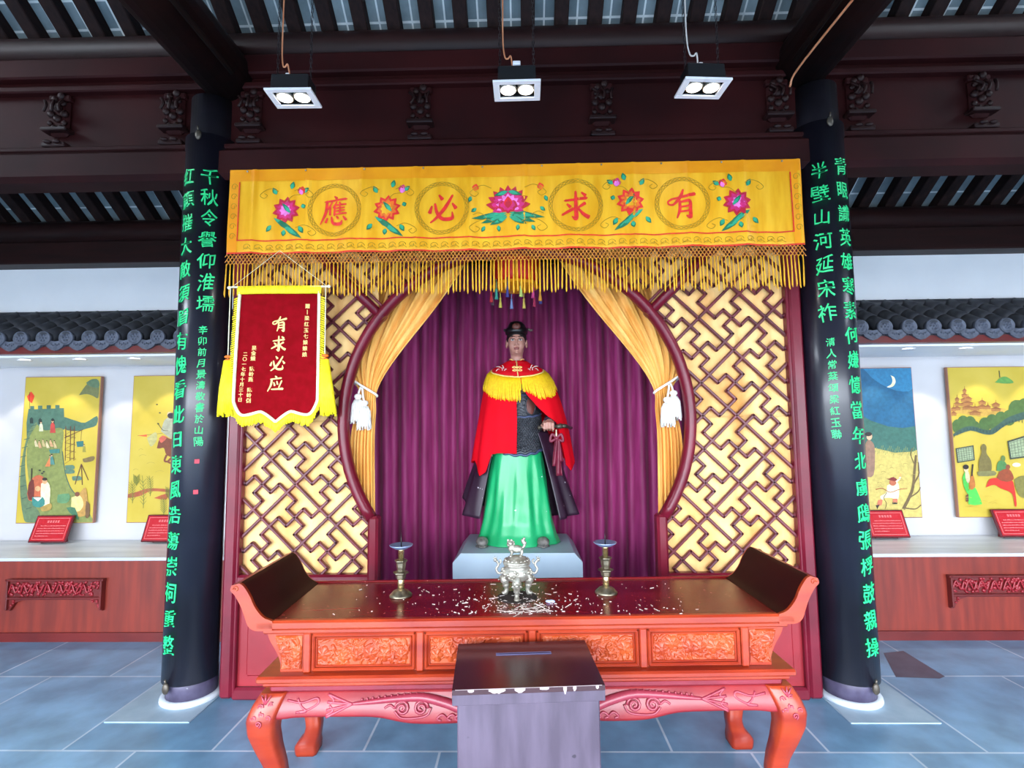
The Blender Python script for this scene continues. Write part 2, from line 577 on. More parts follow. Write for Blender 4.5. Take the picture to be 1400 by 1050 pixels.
def put_brush(mb, ch, size, fn, thick=.003, fat=1.0):
    for si, st in enumerate(STROKES[ch]):
        pts = smooth_path(st, 6) if len(st) > 2 else [tuple(np.array(st[0]) + (np.array(st[1]) - np.array(st[0])) * t) for t in np.linspace(0, 1, 6)]
        n = len(pts)
        L, Rr = [], []
        for i, p in enumerate(pts):
            a, b = pts[max(i - 1, 0)], pts[min(i + 1, n - 1)]
            dx, dy = b[0] - a[0], b[1] - a[1]
            l = math.hypot(dx, dy) or 1
            h = p[2] / 2 * fat
            L.append((p[0] - dy / l * h, p[1] + dx / l * h))
            Rr.append((p[0] + dy / l * h, p[1] - dx / l * h))
        d = thick + si * .00012
        a, b = pts[0], pts[1]
        tip0 = (pts[0][0] - (pts[1][0] - pts[0][0]) * .5, pts[0][1] - (pts[1][1] - pts[0][1]) * .5)
        tip1 = (pts[-1][0] + (pts[-1][0] - pts[-2][0]) * .5, pts[-1][1] + (pts[-1][1] - pts[-2][1]) * .5)
        v = [fn((x - .5) * size, (y - .5) * size, d) for x, y in L + Rr + [tip0, tip1]]
        f = [(i, n + i, n + i + 1, i + 1) for i in range(n - 1)] + [(2 * n, n, 0), (2 * n + 1, n - 1, 2 * n - 1)]
        mb.add(v, f, False)


# ------------------------------------------------------------------ the hall
HX = 5.6
SLOPE = .70


def roof_z(y):                                   # underside of the boards
    return 4.17 - SLOPE * y if y > -1.8 else 5.43 + SLOPE * (y + 1.8)


struct('floor', MB().box((0, -1.6, -.05), (2 * HX, 6.4, .1)), M['floor'])
struct('ground_courtyard', MB().box((0, -24.85, -.1), (60, 40, .1)), mat('courtyard_paving', (118, 120, 120), (140, 142, 142), rough=.8, scale=1))
struct('trim_added_shade_lintel', MB().box((0, -4.72, 3.02), (2 * HX, .12, 1.04)), M['architrave'])  # unseen lintel added behind the camera to cut daylight on upper parts
struct('wall_left', MB().box((-HX - .06, -1.6, 2.2), (.12, 6.2, 4.4)), M['white_wall'])
struct('wall_right', MB().box((HX + .06, -1.6, 2.2), (.12, 6.2, 4.4)), M['white_wall'])
struct('wall_back', MB().box((0, 1.46, 1.58), (2 * HX, .12, 3.16)), M['white_wall'])
for sd, sg in (('left', -1), ('right', 1)):
    cx, wx = sg * (1.72 + HX) / 2, HX - 1.72
    struct('wall_dado_' + sd, MB().box((cx, 1.08, .29), (wx, .6, .58)), M['redpanel'])
    struct('baseboard_' + sd, MB().box((cx, .772, .032), (wx, .016, .064)), M['reddark'])
    struct('trim_ledge_' + sd, MB().box((cx, 1.075, .592), (wx, .61, .024), bev=.004), M['ledge'])
    struct('wall_soffit_' + sd, MB().box((cx, 1.09, 2.143), (wx, .62, .034)), M['upper_wall'])
    struct('wall_upper_' + sd, MB().box((cx, 1.29, 2.68), (wx, .18, 1.04)), M['upper_wall'])
    struct('trim_beam_' + sd, MB().box((cx, 1.13, 3.06), (wx, .16, .19), bev=.01), M['darkwood'])
    # the shrine's own side wall, running back from the pillar
    struct('wall_shrine_' + sd, MB().box((sg * 1.71, .83, 1.5), (.04, 1.09, 3.0)), M['reddark'])

mb = MB()
ys = (-4.8, -1.8, 1.5)
mb.prism([(y, roof_z(y)) for y in ys] + [(y, roof_z(y) + .06) for y in ys[::-1]], -HX - .1, HX + .1, 'x')
ceil_ = struct('ceiling', mb, M['boards'])
ang = math.atan(SLOPE)
L = 3.2 / math.cos(ang)
raf = None
rx0 = -.96 - .2135 * 21
for k in range(52):
    x = rx0 + .2135 * k
    if raf is None:
        rot = Matrix.Rotation(-ang, 3, 'X')
        raf = MB().box((0, 0, 0), (.088, L, .09), bev=.006, rot=rot).build('rafter', M['rafter'], ceil_, world=False)
        o = raf
    else:
        o = raf.copy()
        COL.objects.link(o)
    o.location = (x, -.2, roof_z(-.2) - .048)
for (y, z, r) in ((-.02, 3.985, .095), (1.06, 3.235, .09), (-1.8, 5.25, .1)):
    pts = [(-HX, y, z), (0, y, z), (HX, y, z)]
    MB().tube(pts, r, 14, ref=(0, 0, 1)).build('purlin', M['darkwood'], ceil_, world=False)

# beam assembly over the pillar line
mb = MB()
mb.box((0, -.02, 3.845), (2 * HX, .14, .13), bev=.01)                # plate under the purlin
mb.box((0, 0, 3.5), (2 * HX, .07, .6))                                # infill board
mb.box((0, -.02, 3.71), (2 * HX, .13, .04), bev=.008)
mb.box((0, -.02, 3.19), (2 * HX, .19, .2), bev=.03)                   # lower beam
mb.box((0, -.02, 3.305), (2 * HX, .15, .03), bev=.006)
struct('trim_architrave', mb, M['architrave'])
for sg in (-1, 1):
    mb = MB()
    mb.tube([(sg * 1.82, -4.6, 3.80), (sg * 1.82, -2, 3.80), (sg * 1.82, .25, 3.80)], .17, 20, ref=(0, 0, 1))
    t = struct('trim_tie_beam', mb, M['darkwood'])
    mb = MB()
    mb.tube([(sg * 1.655, -4.6, 3.665), (sg * 1.655, -.25, 3.665)], .016, 8)
    mb.build('edge_bead', M['rafter'], t, world=False)

# orange conduit clipped along the inner side of the tie beam on the right
mb = MB()
mb.tube(smooth_path([(1.685, -2.6, 3.61), (1.69, -1.6, 3.60), (1.68, -.8, 3.61), (1.67, -.25, 3.61), (1.665, -.16, 3.56)], 6), .006, 6)
tag(mb.build('power_cable', M['wire_o']), 'thin orange cable clipped along the tie beam above the right pillar', 'cable')


def carved_bracket(x, label, half=0):
    t = thing('carved_bracket', label, 'bracket', (x, -.05, 3.32), group='carved brackets on the architrave board')
    mb = MB()
    mb.box((x, -.05, 3.66), (.14, .04, .04), bev=.008)
    mb.box((x, -.045, 3.53), (.12, .04, .24), bev=.02)
    mb.build('board', M['architrave'], t)
    mb = MB()
    for (dx, dz, r) in ((0, .02, .03), (-.05, .05, .028), (.05, .05, .028), (-.055, -.01, .02), (.055, -.01, .02), (-.025, -.035, .018), (.025, -.035, .018),
                        (0, .09, .032), (-.03, .15, .024), (.02, .17, .028), (.04, .12, .02), (-.045, .11, .018), (0, .21, .022)):
        mb.ball((x + dx * .85, -.07, 3.50 + dz), (r * .85, r * .6, r * .85), 10, 6)
    for k in range(3):
        mb.tube(smooth_path([(x - .06 + .06 * k, -.10, 3.62), (x - .03 + .04 * k, -.12, 3.58), (x - .05 + .05 * k, -.115, 3.54)], 4), .009, 6)
    mb.build('carving', M['darkwood'], t)
    mb = MB()
    mb.box((x, -.065, 3.44), (.165, .075, .024), bev=.005)
    mb.box((x, -.06, 3.34), (.15, .07, .03), bev=.006)
    for dx in (-.03, .03):
        mb.ball((x + dx, -.1, 3.352), (.025, .014, .012), 10, 6)
    mb.build('corbel', M['darkwood'], t)


carved_bracket(-.57, 'dark carved bracket on the beam between the left and middle lamps')
carved_bracket(.56, 'dark carved bracket on the beam between the middle and right lamps')
carved_bracket(-2.87, 'dark carved bracket on the beam far left, beyond the left pillar')
carved_bracket(2.87, 'dark carved bracket on the beam far right, beyond the right pillar')
carved_bracket(-1.64, 'dark carved bracket tucked against the inner side of the left pillar head')
carved_bracket(1.64, 'dark carved bracket tucked against the inner side of the right pillar head')
carved_bracket(-2.13, 'dark carved bracket tucked against the outer side of the left pillar head')
carved_bracket(2.13, 'dark carved bracket tucked against the outer side of the right pillar head')

# ------------------------------------------------------------------ tiled eaves over the picture niches
EZ0, EZ1, EY0, EY1 = 2.205, 2.50, .68, 1.2
for sd, sg, x_first in (('left', -1, -3.748), ('right', 1, 2.709)):
    t = thing('tiled_eave', 'dark grey tiled eave above the %s picture niche' % ('left-hand' if sg < 0 else 'right-hand'), 'eave', (sg * 3.6, .9, 2.2))
    cx, wx = sg * (1.76 + HX) / 2, HX - 1.76
    mb = MB()
    mb.box((cx, .70, 2.165), (wx, .03, .05))
    mb.box((cx, .73, 2.15), (wx, .06, .02))
    mb.build('fascia', M['reddark'], t)
    mb = MB()
    mb.prism([(.70, 2.19), (1.185, 2.39), (1.185, 2.45), (.70, 2.215)], cx - wx / 2, cx + wx / 2, 'x')
    mb.build('roof_bed', M['tile'], t)
    mb = MB()
    mb.box((cx, 1.155, 2.50), (wx, .06, .05), bev=.01)
    mb.tube([(cx - wx / 2, 1.155, 2.54), (cx + wx / 2, 1.155, 2.54)], .035, 10)
    mb.build('ridge', M['tile'], t)
    n0 = math.ceil((-HX - x_first) / .1755) if sg < 0 else math.ceil((1.76 - x_first) / .1755)
    first = None
    for k in range(n0, n0 + 40):
        x = x_first + .1755 * k
        if not (1.80 < abs(x) < 5.5 and x * sg > 0):
            continue
        if first is None:
            b = MB()
            b.smooth = True
            for q in range(4):                       # four overlapping half-round tiles up the slope
                u0, u1 = q / 4, (q + 1) / 4 + .02
                P0 = Vector((0, EY0 - .9 + u0 * .47, .045 + u0 * .27))
                P1 = Vector((0, EY0 - .9 + u1 * .47, .045 + u1 * .27))
                b.tube([P0, P1], [.053, .050], 14)
            roll_ = b.build('barrel_tile', M['tile'], t, world=False)
            b = MB()
            b.lathe([(.001, -.016), (.03, -.016), (.034, -.012), (.044, -.012), (.047, -.018), (.054, -.018), (.056, -.012), (.056, .012), (.001, .012)], n=20)
            for a in range(6):
                b.ball((.022 * math.cos(a * PI / 3), .022 * math.sin(a * PI / 3), -.018), (.008, .008, .005), 8, 4)
            b.ball((0, 0, -.02), (.009, .009, .006), 8, 4)
            b.v = [(p[0], p[2], p[1]) for p in b.v]
            b.f = [f[::-1] for f in b.f]
            end_ = b.build('tile_end', M['tile_end'], t, world=False)
            b = MB()
            pts = [(-.084, .034), (-.078, .0), (-.058, -.034), (-.028, -.054), (0, -.062), (.028, -.054), (.058, -.034), (.078, .0), (.084, .034), (.05, .018), (0, .010), (-.05, .018)]
            b.prism(pts, -.012, .012, 'y')
            for a in range(5):
                b.ball((-.03 + .015 * a, -.014, -.012 - .008 * (a % 2)), (.008, .006, .008), 8, 4)
            drip_ = b.build('drip_tile', M['tile_end'], t, world=False)
            first = (roll_, end_, drip_)
            os_ = first
        else:
            os_ = []
            for p in first:
                c = p.copy()
                COL.objects.link(c)
                os_.append(c)
        os_[0].location = (x - sg * 3.6, 0, .01)
        os_[1].location = (x - sg * 3.6, EY0 - .9 - .005, .055)
        os_[2].location = (x - sg * 3.6 + .0877, EY0 - .9, .02)

# recessed lights in the niche soffit
dl_names = ['small round downlight in the left niche soffit, nearest the edge of the photo', 'small round downlight in the left niche soffit, middle of the three',
            'small round downlight in the left niche soffit, nearest the pillar', 'small round downlight in the right niche soffit, nearest the pillar',
            'small round downlight in the right niche soffit, middle of the three', 'small round downlight in the right niche soffit, nearest the edge of the photo']
for x, lb in zip((-3.937, -3.486, -3.043, 2.614, 3.038, 3.477), dl_names):
    t = thing('recessed_downlight', lb, 'downlight', (x, .90, 2.119), group='downlights in the niche soffits')
    MB().lathe([(.03, -.001), (.046, -.004), (.048, 0), (.03, .004)], n=20).build('trim_ring', M['lamp_trim'], t, world=False)
    MB().lathe([(.001, .0), (.03, .0), (.03, .006), (.001, .006)], n=20).build('bulb', M['lamp_on'], t, world=False)
for x in (-4.83, -4.38, -3.937, -3.486, -3.043, -2.6, -2.15, 2.17, 2.614, 3.038, 3.477, 3.93, 4.38, 4.83):
    ld = bpy.data.lights.new('niche_lamp', 'SPOT')
    ld.energy = 17
    ld.color = (1, .90, .74)
    ld.spot_size = R(74)
    ld.spot_blend = .35
    ld.shadow_soft_size = .02
    lo = bpy.data.objects.new('niche_lamp', ld)
    COL.objects.link(lo)
    lo.location = (x, 1.12, 2.11)
    lo.rotation_euler = (R(8), 0, 0)


# ------------------------------------------------------------------ murals in the niches
def quad_uv(TL, TR, BR, BL):
    """pixel in a straight-sided quad -> (u right, v down) on the board"""
    def f(px, py):
        u, v = .5, .5
        for _ in range(12):
            x = (TL[0] * (1 - u) + TR[0] * u) * (1 - v) + (BL[0] * (1 - u) + BR[0] * u) * v
            y = (TL[1] * (1 - u) + TR[1] * u) * (1 - v) + (BL[1] * (1 - u) + BR[1] * u) * v
            u += (px - x) / max(1, abs(TR[0] - TL[0]))
            v += (py - y) / max(1, abs(BL[1] - TL[1]))
        return u, v
    return f


PAINT = {}


def paint(c):
    if c not in PAINT:
        PAINT[c] = pmat('mural_paint_%02x%02x%02x' % c, c, .6)
    return PAINT[c]


class Mural:
    def __init__(s, x0, x1, z0, z1, uv, label, ground=None):
        s.x0, s.x1, s.z0, s.z1, s.uv = x0, x1, z0, z1, uv
        s.mb, s.mats, s.d = MB(), [], 0
        s.t = thing('mural_panel', label, 'painting', ((x0 + x1) / 2, 1.355, z0), group='murals in the side niches')
        MB().box(((x0 + x1) / 2, 1.361, (z0 + z1) / 2), (x1 - x0, .03, z1 - z0), bev=.002).build('board', M['mural_side'], s.t)
        g = MB()
        g.box(((x0 + x1) / 2, 1.3455, (z0 + z1) / 2), (x1 - x0 - .012, .002, z1 - z0 - .012))
        g.build('painted_ground', ground or M['gold_paint'], s.t)

    def P(s, px, py, raw=False):
        u, v = (px, py) if raw else s.uv(px, py)
        u, v = min(max(u, .008), .992), min(max(v, .006), .994)
        return (s.x0 + (s.x1 - s.x0) * u, 1.3443 - s.d, s.z1 - (s.z1 - s.z0) * v)

    def col(s, c):
        m = paint(c)
        if m not in s.mats:
            s.mats.append(m)
        s.mb.cur = s.mats.index(m)
        s.d += .00006

    def shape(s, c, pts, smooth=0):
        s.col(c)
        if smooth:
            pts = smooth_path(list(pts) + [pts[0]], smooth)[:-1]
        s.mb.poly([s.P(*p) for p in pts])

    def line(s, c, pts, wd, smooth=4):
        s.col(c)
        if smooth and len(pts) > 2:
            pts = smooth_path(pts, smooth)
        q = [Vector(s.P(*p)) for p in pts]
        v = []
        for i, p in enumerate(q):
            d = q[min(i + 1, len(q) - 1)] - q[max(i - 1, 0)]
            nrm = Vector((-d.z, 0, d.x))
            nrm = nrm.normalized() if nrm.length else Vector((1, 0, 0))
            wv = wd * (1 - .3 * i / len(q))
            v += [p + nrm * wv / 2, p - nrm * wv / 2]
        s.mb.add(v, [(2 * i, 2 * i + 1, 2 * i + 3, 2 * i + 2) for i in range(len(q) - 1)], False)

    def disc(s, c, px, py, rx, ry=None, n=14):
        ry = ry or rx
        s.col(c)
        s.mb.poly([s.P(px + rx * math.cos(2 * PI * i / n), py + ry * math.sin(2 * PI * i / n)) for i in range(n)])

    def person(s, x, y, h, robe, skin=(196, 160, 120), hair=(40, 32, 30), lean=0):
        """small robed figure: foot at (x, y), height h in crop pixels"""
        s.shape(robe, [(x - .2 * h, y), (x + .2 * h, y), (x + lean + .15 * h, y - .6 * h), (x + lean + .06 * h, y - .76 * h), (x + lean - .06 * h, y - .76 * h), (x + lean - .15 * h, y - .6 * h)])
        s.disc(skin, x + lean, y - .85 * h, .09 * h)
        s.disc(hair, x + lean, y - .93 * h, .08 * h, .06 * h)

    def done(s):
        s.mb.build('painted_pattern', s.mats, s.t)


G1, G2, G3, DK = (70, 104, 88), (128, 136, 74), (96, 118, 84), (62, 50, 40)
# 1: building on the great wall
m = Mural(-4.365, -3.68, .757, 2.035, quad_uv((190, 72), (628, 70), (570, 940), (118, 945)), 'yellow mural of builders on a green battlemented wall')
m.shape(G1, [(412, 315), (470, 335), (530, 350), (600, 310), (596, 365), (540, 385), (480, 400), (410, 385)], 3)
m.shape(G1, [(205, 265), (215, 265), (215, 248), (238, 248), (238, 268), (260, 268), (260, 246), (285, 246), (285, 266), (310, 266), (310, 244), (335, 244), (335, 264), (360, 264), (360, 243), (385, 243), (385, 262),
             (410, 262), (412, 390), (300, 420), (192, 440), (192, 350)])
m.shape(G2, [(245, 350), (300, 395), (400, 385), (398, 520), (412, 640), (450, 740), (500, 800), (560, 900), (560, 938), (250, 938), (215, 800), (195, 640), (190, 540), (205, 430)], 4)
m.shape(G3, [(248, 345), (205, 400), (172, 520), (152, 650), (150, 780), (165, 900), (185, 938), (258, 938), (262, 880), (205, 800), (185, 690), (182, 560), (205, 440), (252, 360)], 3)
for q in ((235, 360), (212, 395), (195, 440), (182, 490), (172, 545), (166, 600), (164, 660), (168, 720), (176, 790), (200, 850)):
    m.line((58, 84, 70), [(q[0] - 18, q[1] + 10), (q[0] + 16, q[1])], .006)
m.line((60, 88, 76), [(398, 520), (412, 640), (440, 730), (470, 770)], .008)
for q in ((222, 325), (272, 330), (345, 330)):
    m.shape((34, 52, 46), [(q[0] - 10, q[1] + 28), (q[0] - 10, q[1]), (q[0], q[1] - 10), (q[0] + 10, q[1]), (q[0] + 10, q[1] + 28)])
m.shape((214, 60, 32), [(198, 190), (222, 160), (242, 188), (225, 232), (205, 215)])
m.line(DK, [(213, 165), (212, 262)], .004, 0)
m.shape((108, 112, 70), [(498, 185), (535, 130), (575, 92), (612, 98), (610, 200), (580, 190), (545, 178)], 3)
m.shape((86, 112, 84), [(540, 110), (575, 88), (612, 95), (612, 140), (560, 130)], 3)
for x in (420, 448, 470):
    m.line((96, 58, 40), [(x, 370), (x - 6, 575)], .007, 0)
for k in range(5):
    y = 385 + 42 * k
    m.line((96, 58, 40), [(415, y), (478, y + 14)], .004, 0)
    m.line((96, 58, 40), [(472, y), (412, y + 40)], .003, 0)
m.line((96, 58, 40), [(412, 440), (520, 390)], .007, 0)
m.line((96, 58, 40), [(512, 392), (505, 470)], .003, 0)
m.shape((52, 108, 104), [(480, 462), (522, 458), (520, 492), (484, 494)])
m.person(525, 525, 48, (150, 140, 60))
m.shape((120, 100, 60), [(515, 565), (580, 548), (578, 575), (525, 585)], 3)
for (x, y) in ((440, 615), (440, 640), (480, 680)):
    m.shape((88, 118, 96), [(x - 26, y - 12), (x + 20, y - 14), (x + 28, y + 8), (x - 22, y + 12)], 2)
for (a, b) in (((508, 595), (470, 715)), ((508, 595), (512, 718)), ((508, 595), (548, 690))):
    m.line((92, 56, 40), [a, b], .008, 0)
m.person(278, 400, 62, (190, 190, 160))
m.person(345, 410, 80, (176, 62, 56))
for k in range(6):
    m.person(252 + 22 * k, 492 + (k % 2) * 8, 46, [(206, 190, 150), (196, 150, 110), (190, 170, 120)][k % 3], lean=-8)
m.person(312, 610, 70, (206, 120, 70), lean=18)
m.person(342, 598, 64, (80, 130, 120), lean=-4)
m.shape((66, 120, 108), [(322, 510), (385, 505), (384, 530), (330, 532)])
m.shape((188, 96, 62), [(192, 770), (215, 690), (262, 660), (300, 690), (302, 760), (250, 800), (205, 810)], 4)
m.shape((110, 46, 36), [(195, 765), (205, 705), (232, 690), (232, 790), (205, 805)], 3)
m.disc((206, 160, 112), 255, 740, 16)
m.shape((226, 220, 176), [(275, 710), (310, 700), (328, 740), (318, 850), (290, 860), (272, 790)], 3)
m.disc((202, 158, 112), 296, 698, 15)
m.disc((50, 40, 34), 296, 684, 15, 9)
m.shape((58, 128, 118), [(222, 790), (285, 790), (295, 830), (268, 850), (225, 838)], 2)
m.shape((226, 232, 220), [(228, 792), (280, 792), (256, 814)])
m.shape((170, 140, 70), [(268, 850), (330, 825), (328, 862), (280, 872)], 3)
m.shape((96, 140, 96), [(372, 775), (435, 768), (440, 800), (420, 824), (368, 820)], 2)
m.line((48, 40, 36), [(222, 620), (218, 690)], .01, 0)
for q in ((268, 632), (282, 650), (292, 640)):
    m.disc((60, 66, 50), q[0], q[1], 7, 5)
m.shape((182, 138, 70), [(455, 800), (490, 775), (535, 735), (540, 880), (480, 900), (452, 850)], 3)
m.shape((226, 204, 130), [(452, 790), (500, 780), (520, 830), (495, 870), (452, 860)], 3)
m.disc((120, 70, 50), 484, 772, 14)
m.shape((66, 110, 80), [(420, 850), (470, 850), (492, 920), (470, 905), (440, 880)], 2)
m.shape((110, 80, 50), [(535, 810), (556, 830), (552, 900), (530, 905)], 2)
m.done()

# 2: archer on horseback (partly behind the pillar)
m = Mural(-3.39, -2.72, .757, 2.035, lambda x, y: ((x - (168 - 52 * (y - 65) / 870)) / 428, (y - 65) / 870), 'yellow mural with a brown horse and rider, half hidden by the left pillar')
HB = (118, 62, 40)
m.shape(HB, [(295, 500), (310, 450), (340, 430), (370, 445), (430, 455), (480, 470), (500, 520), (470, 560), (400, 560), (350, 540), (335, 500), (312, 502)], 4)
m.shape((196, 92, 70), [(308, 442), (330, 425), (352, 440), (320, 470)], 2)
for q in ([(350, 540), (338, 575), (365, 580)], [(380, 555), (358, 580), (380, 590)], [(470, 550), (500, 580), (480, 610)]):
    m.line(HB, q, .02)
m.shape((168, 166, 140), [(320, 400), (345, 330), (400, 320), (430, 400), (420, 460), (370, 440)], 4)
m.disc((206, 178, 140), 372, 300, 16)
m.disc((52, 44, 48), 380, 308, 22, 18)
m.line((70, 60, 44), [(302, 350), (330, 392), (362, 398)], .006)
m.line((110, 96, 60), [(188, 425), (330, 412)], .004, 0)
m.shape((214, 86, 46), [(188, 425), (240, 418), (240, 432)])
m.shape((178, 170, 110), [(240, 440), (290, 405), (296, 450), (262, 490)], 4)
for (x, y) in ((300, 240), (316, 290), (305, 355)):
    m.disc((70, 66, 40), x, y, 6, 4)
for (x, y, s_) in ((215, 545, 40), (260, 590, 46), (310, 640, 50), (175, 628, 30), (205, 510, 26)):
    m.line((168, 148, 60), [(x - s_ / 2, y), (x, y - 8), (x + s_ / 2, y - 2)], .004)
m.shape((166, 84, 50), [(126, 768), (180, 755), (250, 735), (360, 742), (365, 758), (260, 752), (200, 778), (128, 790)], 3)
m.shape((176, 80, 46), [(275, 792), (350, 765), (345, 802)], 2)
for (x, y, h) in ((215, 850, 190), (255, 780, 120), (155, 820, 130), (330, 890, 110), (180, 720, 60), (360, 800, 70)):
    m.line((110, 116, 50), [(x, y), (x + 3, y - h / 2), (x - 4, y - h)], .005)
    for k in range(7):
        yy = y - h * (k + 1) / 9
        for sg in (-1, 1):
            m.line((112, 120, 48), [(x, yy), (x + sg * 18, yy - 22)], .004, 0)
m.done()

# 3: moonlit dance (partly behind the right pillar)
m = Mural(2.72, 3.392, .757, 2.028, lambda x, y: ((x - (382 + 83 * (y - 55) / 857)) / 268 * .6 + 1, (y - 55) / 857), 'mural of a crescent moon in a blue night sky', ground=pmat('mural_night_sky', (30, 92, 128), .6))
m.shape((44, 120, 160), [(110, 56), (382, 55), (395, 180), (300, 190), (180, 130)], 3)
m.shape((58, 104, 92), [(-300, 300), (60, 300), (160, 360), (260, 395), (340, 405), (412, 395), (440, 640), (100, 640), (-300, 640)])
m.shape((196, 176, 96), [(-300, 520), (130, 500), (200, 520), (300, 545), (400, 540), (430, 530), (470, 920), (-300, 920)])
for k in range(26):
    x, y = 195 + 9 * k, 525 + 12 * math.sin(k * 1.3) + .6 * k
    m.line((128, 140, 78), [(x, y + 16), (x + 4, y - 14)], .004, 0)
m.shape((240, 232, 190), [(264, 100), (285, 112), (294, 138), (284, 162), (262, 171), (246, 168), (266, 156), (276, 136), (272, 114)], 3)
m.shape((146, 112, 92), [(132, 500), (150, 470), (178, 490), (190, 540), (186, 670), (140, 670), (132, 580)], 3)
m.disc((220, 176, 140), 156, 452, 16, 20)
m.disc((46, 38, 36), 150, 438, 20, 12)
m.shape((232, 222, 180), [(262, 730), (300, 712), (325, 720), (330, 770), (322, 812), (290, 800), (250, 800), (240, 812), (226, 790), (258, 770)], 3)
m.disc((176, 96, 66), 294, 712, 20)
m.shape((120, 40, 34), [(256, 692), (275, 690), (296, 682), (318, 698), (300, 706)], 2)
m.shape((236, 226, 184), [(315, 715), (338, 690), (336, 668), (326, 690), (308, 706)])
m.disc((214, 160, 90), 334, 672, 8, 10)
m.line((160, 78, 46), [(200, 752), (236, 745), (280, 768), (330, 752), (374, 748)], .007)
m.line((90, 60, 40), [(262, 768), (246, 800), (262, 830), (254, 862)], .005)
m.shape((196, 110, 80), [(296, 804), (322, 804), (322, 824), (296, 824)])
m.shape((196, 110, 80), [(214, 810), (240, 808), (236, 838), (208, 850)])
m.shape((40, 32, 32), [(294, 824), (322, 824), (322, 834), (294, 834)])
m.shape((40, 32, 32), [(202, 840), (224, 836), (212, 862)])
BR = (104, 84, 52)
m.line(BR, [(355, 862), (385, 800), (405, 740), (412, 640), (418, 560)], .026)
m.line(BR, [(405, 730), (440, 660), (446, 600)], .014)
m.line(BR, [(385, 800), (430, 770), (448, 740)], .012)
m.line(BR, [(360, 855), (420, 862), (452, 840)], .012)
m.line(BR, [(414, 620), (390, 560), (395, 520)], .008)
for k in range(12):
    x, y = random.uniform(210, 440), random.uniform(590, 880)
    m.line((150, 132, 70), [(x - 12, y), (x, y - 6), (x + 14, y)], .004)
m.done()

# 4: court musicians and a tiered palace
m = Mural(3.69, 4.36, .757, 2.025, quad_uv((92, 52), (600, 42), (655, 914), (176, 914)), 'yellow mural of a tiered palace over trees and green-robed musicians')
PB, PR = (158, 108, 56), (136, 84, 46)


def pagoda(x, y, wd, n):
    for k in range(n):
        ww = wd * (1 - .2 * k)
        yy = y - 26 * k
        m.shape(PB, [(x - ww * .38, yy), (x + ww * .38, yy), (x + ww * .38, yy - 16), (x - ww * .38, yy - 16)])
        m.shape(PR, [(x - ww * .56, yy - 13), (x - ww * .36, yy - 17), (x, yy - 28), (x + ww * .36, yy - 17), (x + ww * .56, yy - 13)])
    m.line(PR, [(x, y - 26 * n), (x, y - 26 * n - 14)], .004, 0)


m.shape((190, 150, 66), [(120, 340), (130, 300), (260, 290), (450, 290), (446, 312), (300, 340), (180, 320)], 2)
pagoda(205, 280, 76, 4)
pagoda(228, 300, 96, 3)
pagoda(158, 304, 56, 3)
pagoda(315, 295, 74, 2)
pagoda(270, 330, 90, 2)
pagoda(400, 308, 76, 2)
pagoda(135, 335, 50, 2)
pagoda(350, 296, 40, 1)
m.shape((96, 150, 70), [(396, 140), (430, 112), (470, 106), (515, 138), (470, 146)], 3)
m.line((60, 66, 44), [(424, 70), (428, 110)], .008, 0)
for (x, y, r) in ((160, 395, 40), (195, 375, 42), (238, 378, 42), (270, 395, 30), (330, 385, 42), (375, 368, 44), (430, 352, 44), (480, 345, 46), (530, 300, 60), (580, 290, 60)):
    m.disc((74, 102, 50), x, y, r * .9, r)
m.shape((58, 84, 74), [(130, 440), (200, 402), (260, 396), (350, 418), (420, 378), (480, 340), (620, 300), (620, 340), (500, 372), (440, 400), (380, 440), (320, 440), (240, 420), (140, 452)], 3)
for k in range(24):
    m.line((44, 66, 60), [(140 + 20 * k, 436 - 20 * math.sin(k * .45 - .4) - 3.3 * k), (140 + 20 * k, 452 - 20 * math.sin(k * .45 - .4) - 3.3 * k)], .006, 0)
for fr in ([(148, 522), (258, 504), (266, 590), (160, 606)], [(464, 480), (600, 440), (610, 570), (478, 586)]):
    m.shape((60, 66, 52), fr)
    cxx = sum(p[0] for p in fr) / 4
    cyy = sum(p[1] for p in fr) / 4
    m.shape((150, 164, 128), [(cxx + (p[0] - cxx) * .86, cyy + (p[1] - cyy) * .84) for p in fr])
    for k in range(1, 7):
        a = [fr[0][i] + (fr[1][i] - fr[0][i]) * k / 7 for i in (0, 1)]
        b = [fr[3][i] + (fr[2][i] - fr[3][i]) * k / 7 for i in (0, 1)]
        m.line((84, 92, 72), [a, b], .004, 0)
        a = [fr[0][i] + (fr[3][i] - fr[0][i]) * k / 7 for i in (0, 1)]
        b = [fr[1][i] + (fr[2][i] - fr[1][i]) * k / 7 for i in (0, 1)]
        m.line((84, 92, 72), [a, b], .003, 0)
m.shape((112, 100, 52), [(290, 655), (288, 600), (305, 545), (300, 515), (318, 496), (336, 512), (336, 550), (362, 590), (366, 640), (350, 672), (310, 674)], 4)
m.shape((120, 116, 70), [(280, 655), (380, 650), (388, 676), (290, 680)], 2)
m.shape((72, 120, 66), [(395, 650), (402, 605), (425, 590), (448, 600), (470, 640), (450, 655)], 3)
m.disc((96, 118, 60), 436, 580, 14, 18)
m.shape((206, 44, 30), [(330, 745), (352, 700), (400, 690), (480, 700), (500, 740), (512, 840), (500, 848), (486, 780), (420, 750), (380, 730)], 3)
m.shape((142, 66, 36), [(395, 690), (420, 650), (470, 640), (498, 690), (470, 712), (420, 706)], 3)
m.disc((130, 70, 44), 464, 628, 14)
m.disc((232, 222, 180), 516, 616, 26, 12)
m.shape((120, 114, 56), [(500, 700), (540, 680), (600, 690), (600, 800), (540, 800), (512, 760)], 3)
m.shape((70, 172, 66), [(190, 690), (205, 655), (222, 665), (228, 760), (222, 780), (200, 740)], 3)
